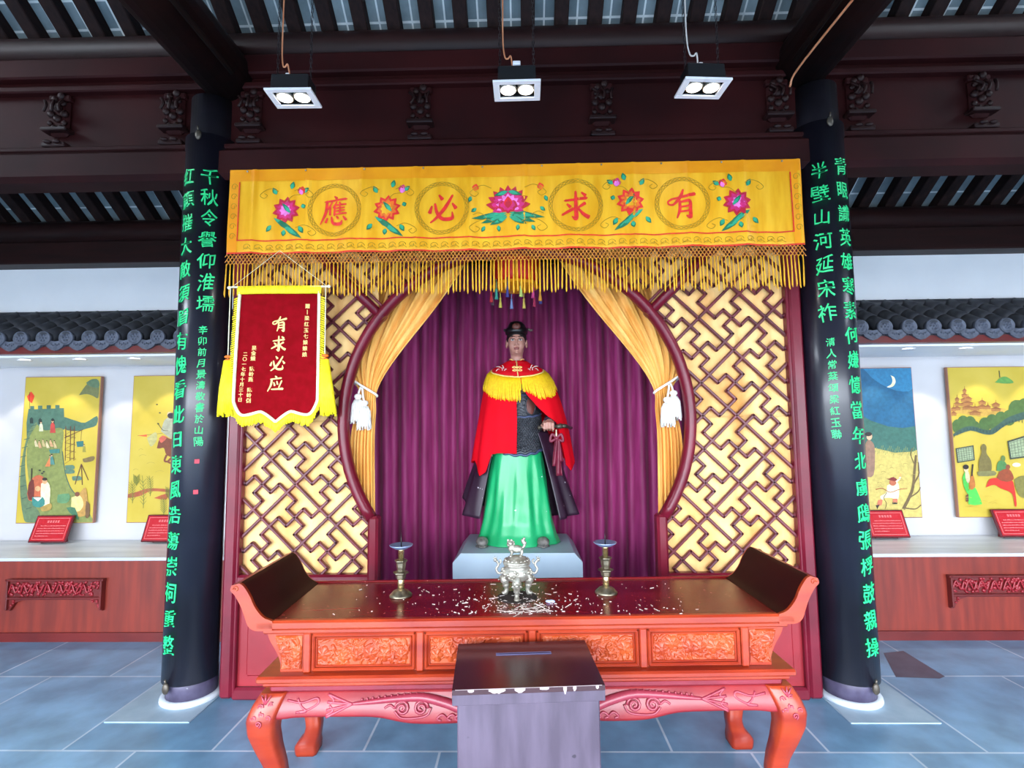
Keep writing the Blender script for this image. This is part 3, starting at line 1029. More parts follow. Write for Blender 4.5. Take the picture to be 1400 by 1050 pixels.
m.shape((76, 190, 70), [(228, 760), (262, 740), (290, 790), (306, 832), (300, 840), (228, 838)], 2)
m.shape((196, 180, 140), [(206, 652), (226, 655), (236, 700), (222, 720), (208, 690)], 2)
m.disc((222, 186, 144), 212, 640, 14, 18)
m.disc((40, 32, 30), 210, 628, 18, 14)
m.shape((176, 104, 44), [(230, 720), (246, 660), (262, 700), (266, 740), (240, 758)], 3)
m.line((44, 34, 30), [(252, 612), (246, 680)], .014, 0)
m.shape((92, 60, 40), [(210, 790), (226, 780), (228, 822), (212, 824)])
for k in range(14):
    x, y = random.uniform(180, 480), random.uniform(790, 900)
    m.line((188, 158, 60), [(x - 22, y), (x, y - 5), (x + 22, y)], .003)
m.done()


# ------------------------------------------------------------------ tilted red captions on the ledges
def caption(x0, x1, label):
    cx = (x0 + x1) / 2
    t = thing('caption_stand', label, 'sign', (cx, 1.27, .604), group='red caption stands on the ledges')
    tilt = Matrix.Rotation(R(-20), 3, 'X')
    wd, hh = x1 - x0, .225
    base = Vector((cx, 1.235, .606))

    def P(u, v, d):                # u across, v up the face, d off the face
        return base + tilt @ Vector((u, -d, v + .012))
    b = MB()
    b.box((0, 0, 0), (wd, .02, hh), bev=.004)
    b.v = [tuple(P(p[0], p[2] + hh / 2, p[1])) for p in b.v]
    b.f = [f[::-1] for f in b.f]
    b.build('frame', M['sign_frame'], t)
    b = MB()
    b.add([P(u, v, .0106) for u, v in ((-wd / 2 + .012, .012), (wd / 2 - .012, .012), (wd / 2 - .012, hh - .012), (-wd / 2 + .012, hh - .012))], [(0, 1, 2, 3)], False)
    b.build('plate', M['sign_red'], t)
    b = MB()
    e, k = .024, .003
    for (u0, v0, u1, v1) in ((-wd / 2 + e, e, wd / 2 - e, e + k), (-wd / 2 + e, hh - e - k, wd / 2 - e, hh - e), (-wd / 2 + e, e, -wd / 2 + e + k, hh - e), (wd / 2 - e - k, e, wd / 2 - e, hh - e)):
        b.add([P(u, v, .0112) for u, v in ((u0, v0), (u1, v0), (u1, v1), (u0, v1))], [(0, 1, 2, 3)], False)
    rr = random.Random(round(x0 * 100))
    for q in range(5):                                     # title: five small blocks of strokes
        for st in range(4):
            u0 = -.05 + q * .022
            v0 = hh - .062 + st * .005
            b.add([P(u, v, .0112) for u, v in ((u0, v0), (u0 + .015, v0), (u0 + .015, v0 + .0028), (u0, v0 + .0028))], [(0, 1, 2, 3)], False)
    for row in range(5):
        u = -wd / 2 + .045 + (.02 if row == 0 else 0)
        v0 = hh - .092 - row * .021
        end = wd / 2 - .045 - (.12 if row == 4 else 0)
        while u < end:
            du = rr.uniform(.005, .009)
            b.add([P(a, c, .0112) for a, c in ((u, v0), (u + du, v0), (u + du, v0 + rr.uniform(.003, .008)), (u, v0 + rr.uniform(.003, .008)))], [(0, 1, 2, 3)], False)
            u += du + .004
    b.build('lettering', M['sign_line'], t)
    b = MB()
    b.prism([(1.285, .604), (1.335, .604), (1.322, .79)], cx - wd * .3, cx - wd * .3 + .012, 'x')
    b.prism([(1.285, .604), (1.335, .604), (1.322, .79)], cx + wd * .3 - .012, cx + wd * .3, 'x')
    b.build('prop', M['sign_frame'], t)


caption(-4.137, -3.815, 'red caption stand below the mural of the battlemented wall')
caption(-3.171, -2.85, 'red caption stand beside the left pillar, below the horse and rider mural')
caption(2.88, 3.20, 'red caption stand below the crescent moon mural')
caption(3.925, 4.245, 'red caption stand at the right edge, below the palace mural')


# carved apron fronts hung on the dado
def wall_carving(xa, xb, label):
    cx = (xa + xb) / 2
    wd = xb - xa
    t = thing('carved_wall_panel', label, 'carving', (cx, .77, .23), group='carved panels on the red dado')
    b = MB()
    b.prism([(xa, .455), (xb, .455), (xb, .225), (xb - .018, .225), (xb - .06, .285), (xb - .12, .305), (xa + .12, .305), (xa + .06, .285), (xa + .018, .225), (xa, .225)], .755, .78, 'y')
    b.build('backing', M['reddark'], t)
    b = MB()
    b.box((cx, .75, .45), (wd + .02, .03, .014), bev=.003)
    b.box((cx, .75, .32), (wd - .02, .026, .016), bev=.003)
    for x in (xa + .006, xb - .006):
        b.box((x, .75, .345), (.014, .03, .22), bev=.003)
    b.build('rails', M['reddark'], t)
    b = MB()
    rr = random.Random(5)
    for q in range(110):
        x, z = rr.uniform(xa + .03, xb - .03), rr.uniform(.34, .435)
        b.ball((x, .752, z), (rr.uniform(.008, .018), .009, rr.uniform(.006, .012)), 8, 5, Matrix.Rotation(rr.uniform(0, PI), 3, 'Y'))
    for sg in (-1, 1):
        for q in range(12):
            x, z = cx + sg * (wd / 2 - rr.uniform(.02, .09)), rr.uniform(.25, .31)
            if z > .235 + (wd / 2 - abs(x - cx)) * .8:
                b.ball((x, .752, z), (.01, .008, .007), 8, 5)
    for k in range(int(wd / .09)):
        x = xa + .05 + .09 * k
        b.tube(smooth_path([(x - .04, .75, .35), (x - .01, .745, .42), (x + .02, .745, .36), (x + .05, .75, .42)], 5), .006, 6)
    b.build('openwork', M['redboard'], t)


wall_carving(-3.80, -3.08, 'carved red openwork panel on the dado left of the shrine')
wall_carving(3.10, 3.82, 'carved red openwork panel on the dado right of the shrine')

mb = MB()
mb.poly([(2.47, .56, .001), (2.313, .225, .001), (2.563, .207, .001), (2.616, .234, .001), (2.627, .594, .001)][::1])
tag(mb.build('painted_shade_patch', mat('painted_floor_shade', (64, 74, 90), (78, 88, 104), rough=.3, scale=8)), 'dark painted shade patch on the floor beside the foot of the right pillar', 'stain')  # thin dark polygon that paints a patch of shade onto the floor


# ------------------------------------------------------------------ pillars and their couplet boards
PXS = {-1: 1.905, 1: 1.89}
PR_ = .133
COUPLETS = {
    -1: (['红', '顏', '摧', '大', '敵', '須', '眉', '有', '愧', '看', '此', '日', '東', '風', '浩', '蕩', '崇', '祠', '重', '整'], list('千秋令譽仰淮壖'), list('辛卯前月景濤敬書於山陽')),
    1: (list('青眼識英雄寒素何嫌憶當年北虜鴟張桴鼓親操'), list('半壁山河延宋祚'), list('清人常棻頌梁紅玉聯')),
}
for sg in (-1, 1):
    PX = PXS[sg]
    side = 'left' if sg < 0 else 'right'
    t = thing('pillar', 'round black pillar on the %s with a pale stone foot ring' % side, 'pillar', (sg * PX, 0, 0), group='pillars of the shrine')
    t['kind'] = 'thing'
    MB().lathe([(PR_, .03), (PR_, 3.3), (PR_ * .99, 3.625)], (sg * PX, 0, 0), 32).build('shaft', M['pillar'], t)
    MB().lathe([(PR_ + .001, .028), (PR_ + .0015, .16)], (sg * PX, 0, 0), 32).build('worn_foot', M['pillar_foot'], t)
    b = MB()
    b.lathe([(.150, .0), (.162, .012), (.16, .03), (.138, .034)], (sg * PX, 0, 0), 32)
    b.build('stone_base', M['stone_w'], t)
    b = MB()
    b.box((sg * (PX + .07), -.02, .003), (.46, .5, .006))
    b.build('base_slab', mat('pale_floor_slab', (138, 160, 176), (156, 176, 190), rough=.5, scale=6), t)

    t = thing('couplet_board', 'curved black couplet board with green characters on the %s pillar' % side, 'couplet board', (sg * PX, 0, .1), group='couplet boards on the pillars')
    Ro, Ri, A = .155, .136, R(86)
    mb = MB()
    na = 28
    pts = [(sg * PX + Ro * math.sin(a), -Ro * math.cos(a)) for a in np.linspace(-A, A, na)] + [(sg * PX + Ri * math.sin(a), -Ri * math.cos(a)) for a in np.linspace(A, -A, na)]
    mb.prism(pts, .125, 3.36, 'z', smooth=True)
    mb.build('board', M['plaque'], t)

    def on_board(phi, zc):
        def f(u, v, d):
            a = phi + u / Ro
            return (sg * PX + (Ro + d) * math.sin(a), -(Ro + d) * math.cos(a), zc + v)
        return f
    outer, inner, small = COUPLETS[sg]
    mb = MB()
    zt = 3.085 if sg < 0 else 3.07
    for i, ch in enumerate(outer):
        put_glyph(mb, ch, .106, on_board(sg * R(22), zt - i * (zt - (.345 if sg < 0 else .33)) / 19), bold=.006)
    mb.build('lettering', M['green'], t)
    mb = MB()
    zt2 = 3.085 if sg < 0 else 3.05
    for i, ch in enumerate(inner):
        put_glyph(mb, ch, .104, on_board(-sg * R(27), zt2 - i * (.131 if sg < 0 else .143)), bold=.005)
    mb.build('lettering', M['green'], t)
    mb = MB()
    zs = [2.14 - .0655 * i for i in range(len(small))] if sg < 0 else [2.02 - .066 * i for i in range(len(small))]
    for ch, z in zip(small, zs):
        put_glyph(mb, ch, .054, on_board(-sg * R(25), z), bold=.004)
    mb.build('signature', M['green'], t)
    if sg < 0:
        mb = MB()
        for z in (1.37, 1.195):
            f = on_board(R(24), z)
            for (u0, u1, v0, v1) in ((-.012, .012, .009, .012), (-.012, .012, -.012, -.009), (-.012, -.009, -.012, .012), (.009, .012, -.012, .012), (-.002, .002, -.01, .01), (-.009, .009, -.002, .002), (-.012, .012, -.012, .012)):
                d = .003 if (u1 - u0) < .02 or (v1 - v0) < .02 else .0015
                mb.add([f(u0, v0, d), f(u1, v0, d), f(u1, v1, d), f(u0, v1, d)], [(0, 1, 2, 3)], False)
        mb.build('seal', M['seal'], t)
    # hooks that hold the board at head and foot
    mb = MB()
    for (ph, z) in ((0, 3.34), (sg * .35, .115)):
        x, y = sg * PX + (Ro + .006) * math.sin(ph), -(Ro + .006) * math.cos(ph)
        mb.ball((x, y, z), (.02, .012, .032), 10, 6)
        mb.tube([(x, y, z + .02), (x, y - .008, z + .05)], .006, 6)
    mb.build('hook', M['bronze'], t)

# ------------------------------------------------------------------ moon-gate screen
GC = (0.005, 1.60)
GR = 1.04
SY = -.02
t = thing('moon_gate_screen', 'plum red lattice screen with a round moon gate between the two pillars', 'screen', (0, SY, 0))
mb = MB()
for sg in (-1, 1):
    mb.box((sg * 1.682, SY, 1.55), (.075, .075, 3.08), bev=.014)
    mb.box((sg * 1.636, SY - .01, 1.55), (.018, .05, 3.02), bev=.006)
mb.box((0, SY, 3.02), (3.3, .07, .08), bev=.01)
for sg in (-1, 1):
    for z, h in ((.035, .07), (.675, .05)):
        mb.box((sg * 1.24, SY, z), (.82, .066, h), bev=.012)
mb.build('outer_frame', M['gate'], t)
screen = t
for sg in (-1, 1):
    mb = MB()
    mb.box((sg * 1.24, SY + .005, .36), (.80, .02, .6))
    mb.box((sg * 1.24, SY - .012, .36), (.66, .02, .46), bev=.008)
    mb.build('lower_panel', M['redboard'], t)
mb = MB()
a0 = math.asin((1.02 - GC[1]) / GR)
prof = []
N = 72
for k in range(N + 1):
    a = a0 + (PI - 2 * a0) * k / N
    ring = []
    for q in range(12):
        b_ = 2 * PI * q / 12
        dr, dy = .034 * math.cos(b_), -.045 * math.sin(b_)
        ring.append((GC[0] + (GR + dr) * math.cos(a), SY + dy, GC[1] + (GR + dr) * math.sin(a)))
    prof.append(ring)
mb.rings(prof)
for sg in (-1, 1):
    xk = GC[0] + sg * GR * math.cos(a0)
    mb.box((xk - sg * .02, SY, .52), (.062, .088, 1.03), bev=.014)
    mb.tube([(GC[0] + sg * .80, SY, 2.215), (GC[0] + sg * 1.36, SY, 2.775)], .03, 8, flat=1.2, ref=(0, 1, 0))
mb.build('moon_gate_frame', M['gate'], t)


def in_panel(x, z, sg):
    ax = abs(x - GC[0])
    if not (.7 < z < 2.98) or abs(x) > 1.64 or x * sg < 0:
        return False
    if z > GC[1] and math.hypot(x - GC[0], z - GC[1]) < GR + .005:
        return False
    if z <= GC[1] and (math.hypot(x - GC[0], z - GC[1]) < GR + .005 or ax < .85):
        return False
    return True


def lattice(sg, X0, Z0, flip):
    """square lattice turned 45 degrees, each cell holding a key-fret cross of alternating hand"""
    ux, uz = .2, -.1965
    segs = []
    for i in range(-9, 10):
        segs.append(((i, -10), (i, 10)))
        segs.append(((-10, i), (10, i)))
        for j in range(-9, 10):
            A_ = [[(.25, 0), (.25, .25), (.5, .25), (.5, .75), (.75, .75), (.75, 1)], [(0, .75), (.25, .75), (.25, .5), (.75, .5), (.75, .25), (1, .25)]]
            if (i + j + flip) % 2:
                A_ = [[(y, x) for x, y in p] for p in A_]
                A_ = [[(0, .25), (.25, .25), (.25, .5), (.75, .5), (.75, .75), (1, .75)], [(.75, 0), (.75, .25), (.5, .25), (.5, .75), (.25, .75), (.25, 1)]]
            for p in A_:
                for a, b in zip(p, p[1:]):
                    segs.append(((i + a[0], j + a[1]), (i + b[0], j + b[1])))
    mb = MB()

    def W(p):
        return X0 + (p[0] - p[1]) * ux, Z0 + (p[0] + p[1]) * uz
    for a, b in segs:
        p, q = W(a), W(b)
        n = max(2, int(math.hypot(q[0] - p[0], q[1] - p[1]) / .006))
        run = None
        for k in range(n + 1):
            x, z = p[0] + (q[0] - p[0]) * k / n, p[1] + (q[1] - p[1]) * k / n
            ok = in_panel(x, z, sg)
            if ok and run is None:
                run = (x, z)
            last = (x, z)
            if run and (not ok or k == n):
                dx, dz = last[0] - run[0], last[1] - run[1]
                l = math.hypot(dx, dz)
                if l > .012:
                    ex = .0085 if l < 1 else 0
                    mb.box(((run[0] + last[0]) / 2, SY - (.001 if l > .3 else 0), (run[1] + last[1]) / 2), (l + 2 * ex, .024, .0175), bev=.004,
                           rot=Matrix.Rotation(-math.atan2(dz, dx), 3, 'Y'))
                run = None
    return mb


lattice(-1, -1.314, 1.223, 1).build('lattice', M['lattice'], t)
lattice(1, 1.315, 1.212, 0).build('lattice', M['lattice'], t)

# lining cloth stretched behind each lattice
for sg in (-1, 1):
    mb = MB()
    xs = np.linspace(.84, 1.66, 60)

    def zlim(ax):
        d = GR + .012
        return math.sqrt(max(0, d * d - ax * ax)) if ax < d else 0

    def cl(x, z):
        return SY + .023 + .005 * math.sin(x * 38 + 1.2 * math.sin(z * 2.3)) + .003 * math.sin(x * 61 + z * 3) + .002 * math.sin(z * 9 + x * 14)
    for up_ in (True, False):
        def fn(u, v):
            ax = .84 + .82 * u
            c = zlim(ax)
            x = sg * ax + (GC[0] if ax < 1.1 else 0)
            z = (GC[1] + c) + (2.98 - GC[1] - c) * v if up_ else .69 + (GC[1] - c - .69) * v
            return (x, cl(x, z), z)
        mb.grid(fn, 90, 40)
    o = mb.build('lining_cloth', M['lining'], screen, solid=.003, offset=1)

# purple curtain across the back of the shrine
mb = MB()


def pc(u, v):
    x = -1.655 + 3.31 * u
    z = .02 + 2.95 * v
    ph = x * 41 + 1.3 * math.sin(x * 3.1) + .25 * math.sin(z * 1.7 + x * 2)
    f = math.sin(ph)
    f = math.copysign(abs(f) ** .7, f)
    y = 1.275 + .038 * f + .022 * math.sin(x * 9 + z * .6)
    return (x, y, z)


mb.grid(pc, 420, 26)
tag(mb.build('back_curtain', M['curtain_p'], solid=.004), 'floor-length purple velvet curtain hanging in folds behind the statue', 'curtain')
# back-curtain rail
mb = MB()
mb.tube([(-1.68, 1.275, 2.99), (1.68, 1.275, 2.99)], .014, 8)
tag(mb.build('curtain_rail', M['darkwood']), 'dark rail high behind the valance, carrying the purple curtain', 'rail')

# tied-back golden curtains
for sg in (-1, 1):
    side = 'left' if sg < 0 else 'right'
    t = thing('tied_curtain', 'golden yellow curtain tied back at the %s side of the moon gate' % side, 'curtain', (sg * .95, .10, .8), group='tied golden curtains in the moon gate')
    zp = 1.755
    xin = [(.82, .862), (1.2, .872), (1.5, .876), (1.66, .868), (zp, .868), (1.84, .835), (1.95, .765), (2.1, .655), (2.3, .50), (2.5, .36), (2.66, .27), (2.98, .13)]
    xou = [(.82, 1.02), (1.2, 1.025), (1.5, 1.02), (1.66, .985), (zp, .965), (1.84, 1.0), (2.0, 1.06), (2.3, 1.10), (2.98, 1.12)]
    pin = smooth_path(xin, 6)
    pou = smooth_path(xou, 6)

    def tc_(u, v):
        z = .82 + 2.16 * v
        if sg > 0:
            z -= .01
        zz = .82 + 2.16 * v
        a = lerp(pin, zz)[0]
        b = lerp(pou, zz)[0]
        wd = b - a
        x = a + wd * u
        amp = min(.022, .004 + .026 * wd) if zz > zp else min(.02, .006 + .06 * wd)
        nf = 7
        y = .085 + amp * math.sin(2 * PI * nf * u + .4 * math.sin(zz * 2)) + .3 * amp * math.sin(2 * PI * 17 * u + zz)
        y -= .02 * math.exp(-((zz - 1.95) / .18) ** 2) * (1 - u)
        return (sg * x, y, z)
    mb = MB()
    mb.grid(tc_, 120, 90)
    mb.build('drape', M['curtain_y'], t, solid=.003)
    mb = MB()
    xa, xb = sg * 1.0, sg * .862
    loop = [(sg * 1.035, .03, 1.885), (sg * .99, .045, 1.84), (xb + sg * .008, .055, 1.765), (sg * .868, .10, 1.75), (sg * .90, .145, 1.76), (sg * .98, .14, 1.80), (sg * 1.035, .06, 1.87)]
    mb.tube(smooth_path(loop, 6), .0075, 8)
    mb.tube(smooth_path([(sg * .955, .048, 1.805), (sg * .962, .035, 1.77), (sg * .96, .035, 1.74)], 5), .006, 8)
    mb.tube(smooth_path([(sg * .945, .048, 1.80), (sg * .935, .035, 1.75), (sg * .925, .033, 1.70)], 5), .006, 8)
    mb.build('tie_cord', M['white_rope'], t)
    for (x, z) in ((sg * .965, 1.745), (sg * .925, 1.705)):
        mb = MB()
        mb.lathe([(.003, .02), (.02, .012), (.024, -.002), (.015, -.014), (.017, -.02), (.03, -.04), (.038, -.13), (.036, -.142), (.002, -.142)], (x, .03, z), 20)
        for q in range(16):
            a = 2 * PI * q / 16
            mb.tube([(x + .017 * math.cos(a), .03 + .017 * math.sin(a), z - .02), (x + .033 * math.cos(a), .03 + .033 * math.sin(a), z - .05), (x + .040 * math.cos(a + .1), .03 + .040 * math.sin(a + .1), z - .15 - .008 * (q % 3))], .0055, 5)
        mb.build('tassel', M['white_rope'], t)

# ------------------------------------------------------------------ embroidered valance
t = thing('embroidered_valance', 'long yellow satin valance embroidered with lotus and red characters', 'valance', (0, -.14, 2.6))
BX, BZ0, BZ1 = 1.708, 2.595, 3.118


def by(x, z):
    """surface of the satin: faint creases and a sag between the nails"""
    k = (BZ1 - z) / (BZ1 - BZ0)
    return -.144 - .009 * math.sin(x * 19 + 1.5 * math.sin(z * 5)) * k - .004 * math.sin(x * 43 + z * 7) * k - .006 * math.sin(x * 6.3) * k - .006 * max(0, 1 - abs(((x + .09) % .325) - .16) / .018)


def bn(x, z, d):
    return (x, by(x, z) - d, z)


mb = MB()
mb.grid(lambda u, v: (-BX + 2 * BX * u, by(-BX + 2 * BX * u, BZ0 + .523 * v), BZ0 + (.523 - .012 * abs(math.sin(u * PI * 9)) * (v > .99)) * v), 360, 26)
mb.build('cloth', M['satin'], t, solid=.004)


def strip(mb, x0, x1, z0, z1, d, n=60):
    def f(u, v):
        x, z = x0 + (x1 - x0) * u, z0 + (z1 - z0) * v
        return bn(x, z, d)
    mb.grid(f, n if x1 - x0 > .2 else 3, n // 2 if z1 - z0 > .2 else 3)


mb = MB()
strip(mb, -BX, BX, 3.045, BZ1, .0025, 260)
strip(mb, -BX, -BX + .06, BZ0, 3.045, .0025)
strip(mb, BX - .06, BX, BZ0, 3.045, .0025)
mb.build('hem', M['satin_o'], t)
mb = MB()
strip(mb, -BX + .06, BX - .06, 2.672, 2.68, .0035, 260)
strip(mb, -BX + .058, -BX + .066, 2.672, 3.04, .0035)
strip(mb, BX - .066, BX - .058, 2.672, 3.04, .0035)
strip(mb, -BX, BX, BZ0 - .002, BZ0 + .008, .0035, 260)
mb.build('red_braid', M['emb_line'], t)
# scrolling gold thread along the border
mb = MB()
k = 0
for x in np.arange(-BX + .12, BX - .1, .062):
    zc = 2.634
    pts = [bn(x + .024 * math.cos(a) * (1 - .09 * a), zc + .02 * math.sin(a) * (1 - .09 * a), .003) for a in np.linspace(0, 7, 16)]
    mb.tube(pts, .0016, 4)
    mb.tube([bn(x - .02, zc - .016, .003), bn(x + .005, zc + .0, .003), bn(x + .03, zc - .018, .003)], .0014, 4)
for sg in (-1, 1):
    for z in np.arange(2.70, 3.03, .062):
        x = sg * (BX - .03)
        pts = [bn(x + .02 * math.cos(a) * (1 - .09 * a), z + .022 * math.sin(a) * (1 - .09 * a), .004) for a in np.linspace(0, 7, 16)]
        mb.tube(pts, .0016, 4)
mb.build('border_stitching', M['emb_olive'], t)

CH = ((-1.068, '應'), (-.421, '必'), (.376, '求'), (1.007, '有'))
ZC = 2.858
for x, ch in CH:
    mb = MB()
    put_brush(mb, ch, .175, lambda u, v, d, x=x: bn(x + u, ZC - .005 + v, d), .003, 1.25)
    mb.build('embroidered_character', M['emb_red'], t)
    mb = MB()
    for k in range(34):
        a = 2 * PI * k / 34
        for r0, r1, o in ((.142, .158, .1), (.158, .142, .1)):
            p = [bn(x + r_ * math.cos(a_), ZC + r_ * math.sin(a_), .0025) for r_, a_ in ((r0, a), ((r0 + r1) / 2, a + .09), (r1, a + .18))]
            mb.tube(p, .0015, 4, caps=False)
    for rr in (.139, .161):
        mb.tube([bn(x + rr * math.cos(a), ZC + rr * math.sin(a), .0025) for a in np.linspace(0, 2 * PI, 60)], .0012, 4, caps=False)
    mb.build('thread_roundel', M['emb_olive'], t)


def petal(mb, x, z, ang, l, wd, d, colors, mats):
    """pointed petal in two tones"""
    for k, (sc, c) in enumerate(((1, colors[0]), (.74, colors[1]))):
        mb.cur = mats.index(c)
        pts = []
        for u, ww in ((0, 0), (.15, .55), (.4, 1), (.65, .85), (.85, .4), (1, 0), (.85, -.4), (.65, -.85), (.4, -1), (.15, -.55)):
            a, b = u * l * sc, ww * wd * .5 * sc
            pts.append((x + a * math.cos(ang) - b * math.sin(ang), z + a * math.sin(ang) + b * math.cos(ang)))
        mb.poly([bn(p[0], p[1], d + .0004 * k) for p in pts])


def leaf(mb, x, z, ang, l, wd, mats, d=.003):
    petal(mb, x, z, ang, l, wd, d, (M['emb_green'], M['emb_teal']), mats)


def tendril(mb, x, z, s, sz):
    pts = [(0, 0), (.3, .12), (.6, .02), (.8, -.18), (.62, -.3), (.48, -.18), (.6, -.1)]
    mb.tube([bn(x + s * sz * p[0], z + sz * p[1], .003) for p in smooth_path(pts, 4)], .0016, 4)


def lotus(x, z, kind, s):
    """kind: mag / or / big; s = mirror"""
    lm = [M['emb_crim'], M['emb_mag'], M['emb_pink'], M['emb_or'], M['satin'], M['emb_green'], M['emb_teal'], M['emb_red'], M['emb_olive']]
    mb = MB()
    if kind == 'big':
        for k, a in enumerate(np.linspace(R(8), R(172), 9)):
            petal(mb, x, z - .02, a, .135 - .02 * abs(math.cos(a)) + .02 * abs(math.cos(a)), .062, .003 + .0002 * (k % 3), (M['emb_crim'], M['emb_mag']), lm)
        for k, a in enumerate(np.linspace(R(-22), R(202), 9)):
            petal(mb, x, z - .01, a, .10, .05, .0042 + .0002 * (k % 2), (M['emb_mag'], M['emb_pink']), lm)
        for a in (R(-160), R(-125), R(-90), R(-55), R(-20)):
            petal(mb, x, z, a, .062, .06, .0052, (M['emb_crim'], M['emb_mag']), lm)
        leaf(mb, x, z + .075, R(195), .085, .03, lm, .0062)
        leaf(mb, x, z + .075, R(-15), .085, .03, lm, .0062)
        petal(mb, x, z - .03, R(90), .075, .05, .006, (M['emb_red'], M['emb_crim']), lm)
    else:
        ca, cb = (M['emb_crim'], M['emb_mag']) if kind == 'mag' else (M['emb_red'], M['emb_or'])
        for k in range(10):
            a = 2 * PI * k / 10 + .2
            petal(mb, x, z, a, .085, .05, .003 + .0003 * (k % 2), (ca, cb), lm)
        for k in range(8):
            a = 2 * PI * k / 8
            petal(mb, x + .004 * s, z, a, .052, .036, .0042, (M['emb_mag'], M['emb_pink']) if kind == 'mag' else (M['emb_or'], M['satin']), lm)
        leaf(mb, x - s * .03, z - .02, R(50) if s > 0 else R(130), .085, .026, lm, .0056)
    fl = mb.build('lotus_flower', lm, t)
    mb = MB()
    if kind == 'big':
        for sg in (-1, 1):
            for q in range(3):
                leaf(mb, x + sg * .005, z - .055 - .012 * q, R(-8 - 8 * q) if sg > 0 else R(188 + 8 * q), .215 - .05 * q, .036, lm, .0030 + .0005 * q)
            for (dx, dz, a) in ((.19, -.02, -40), (.14, -.13, -60), (.06, -.13, -100), (.22, .05, -70)):
                leaf(mb, x + sg * dx, z + dz, R(a) if sg > 0 else R(180 - a), .04, .024, lm)
            petal(mb, x + sg * .20, z + .085, R(90 + 15 * sg), .045, .04, .003, (M['emb_red'], M['emb_or']), lm)
            mb.cur = lm.index(M['emb_olive'])
            tendril(mb, x + sg * .10, z + .10, sg, .16)
            tendril(mb, x + sg * .08, z - .11, sg, .19)
            tendril(mb, x + sg * .21, z - .06, -sg, .1)
    else:
        big_a = R(207) if s < 0 else R(-27)
        # stalk leaves trail down to the outer side
        for q in range(2):
            leaf(mb, x + s * .075 - s * .06 * q, z - .045 - .05 * q, R(-145) if s > 0 else R(-35), .17 - .03 * q, .034, lm, .003 + .0004 * q)
        for (dx, dz, a, l) in ((-.06, .10, 120, .05), (.03, .13, 75, .05), (.10, .11, 35, .045), (-.09, -.09, 230, .05), (.08, -.10, -60, .05), (-.01, -.12, -100, .04), (.09, .02, 20, .03)):
            leaf(mb, x - s * dx, z + dz, R(a) if s < 0 else R(180 - a), l, .03, lm)
        bx, bz = x - s * .085, z + .115
        petal(mb, bx, bz - .02, R(75), .055, .05, .0032, (M['emb_mag'] if kind == 'or' else M['emb_red'], M['emb_pink'] if kind == 'or' else M['cream']) if False else ((M['emb_mag'], M['emb_pink']) if kind == 'or' else (M['emb_red'], M['emb_or'])), lm)
        petal(mb, bx + .01, bz - .02, R(110), .05, .035, .0036, (M['emb_crim'], M['emb_pink']), lm)
        mb.cur = lm.index(M['emb_olive'])
        tendril(mb, x + .05, z + .12, 1, .14)
        tendril(mb, x - .05, z + .12, -1, .14)
        tendril(mb, x - s * .06, z - .11, -s, .15)
        mb.tube([bn(p[0], p[1], .003) for p in smooth_path([(x, z + .05), (x - s * .04, z + .09), (bx, bz - .02)], 4)], .0016, 4)
    mb.build('lotus_leaves', lm, fl)


lotus(-1.36, 2.86, 'mag', -1)
lotus(-.75, 2.858, 'or', -1)
lotus(-.026, 2.875, 'big', 1)
lotus(.70, 2.876, 'or', 1)
lotus(1.325, 2.858, 'mag', 1)

# netted heading and hanging strands of the fringe
mb = MB()
step = .0222
n = int(2 * BX / step)
for i in range(n + 1):
    x = -BX + step * i
    for r in range(4):
        z1 = BZ0 - .002 - r * .0165
        o = step / 2 * (r % 2)
        for sg in (-1, 1):
            mb.tube([(x + o, -.148, z1), (x + o + sg * step / 2, -.148, z1 - .0165)], .0030, 4, caps=False, smooth=False)
mb.build('fringe_net', M['net'], t)
mb = MB()
for i in range(n + 1):
    x = -BX + step * i + random.uniform(-.003, .003)
    l = .172 + random.uniform(-.012, .016)
    dx = random.uniform(-.004, .004) + (.008 if x > 1.2 else 0) * random.random()
    z1 = BZ0 - .066
    mb.tube([(x, -.148, z1 + .006), (x + dx * .3, -.15, z1 - l * .4), (x + dx, -.148 + random.uniform(-.006, .006), z1 - l), (x + dx * 1.2, -.148, z1 - l - .016)],
            [.0036, .0044, .0052, .002], 6)
mb.build('fringe', M['fringe'], t)
mb = MB()
for x in np.linspace(-1.6, 1.6, 10):
    mb.ball((x, by(x, 3.1) - .006, 3.106), .006, 8, 5)
mb.build('nail', M['pewter'], t)

# palace lantern half hidden by the fringe
t = thing('palace_lantern', 'red and gold lantern with coloured tassels hanging behind the valance fringe', 'lantern', (0.01, .42, 2.4))
LX, LY, LZU = .01, .42, .105
mb = MB()
mb.lathe([(.03, 2.98), (.05, 2.92), (.15, 2.86), (.185, 2.80), (.185, 2.775), (.14, 2.77), (.14, 2.73), (.13, 2.72)], (LX, LY, 0), 8, smooth=False)
mb.lathe([(.13, 2.44), (.17, 2.435), (.17, 2.415), (.10, 2.405), (.03, 2.40)], (LX, LY, 0), 8, smooth=False)
for a in range(8):
    a_ = 2 * PI * a / 8
    mb.tube([(LX + .16 * math.cos(a_), LY + .16 * math.sin(a_), 2.73), (LX + .165 * math.cos(a_), LY + .165 * math.sin(a_), 2.6), (LX + .145 * math.cos(a_), LY + .145 * math.sin(a_), 2.44)], .008, 6)
mb.tube([(LX, LY, 2.97), (LX, LY, roof_z(LY) - LZU)], .006, 6)
mb.v = [(p[0], p[1], p[2] + LZU) for p in mb.v]
mb.build('gilt_frame', M['satin_o'], t)
MB().lathe([(.13, 2.73), (.155, 2.68), (.16, 2.6), (.15, 2.5), (.13, 2.44)], (LX, LY, LZU), 24).build('red_shade', M['emb_red'], t)
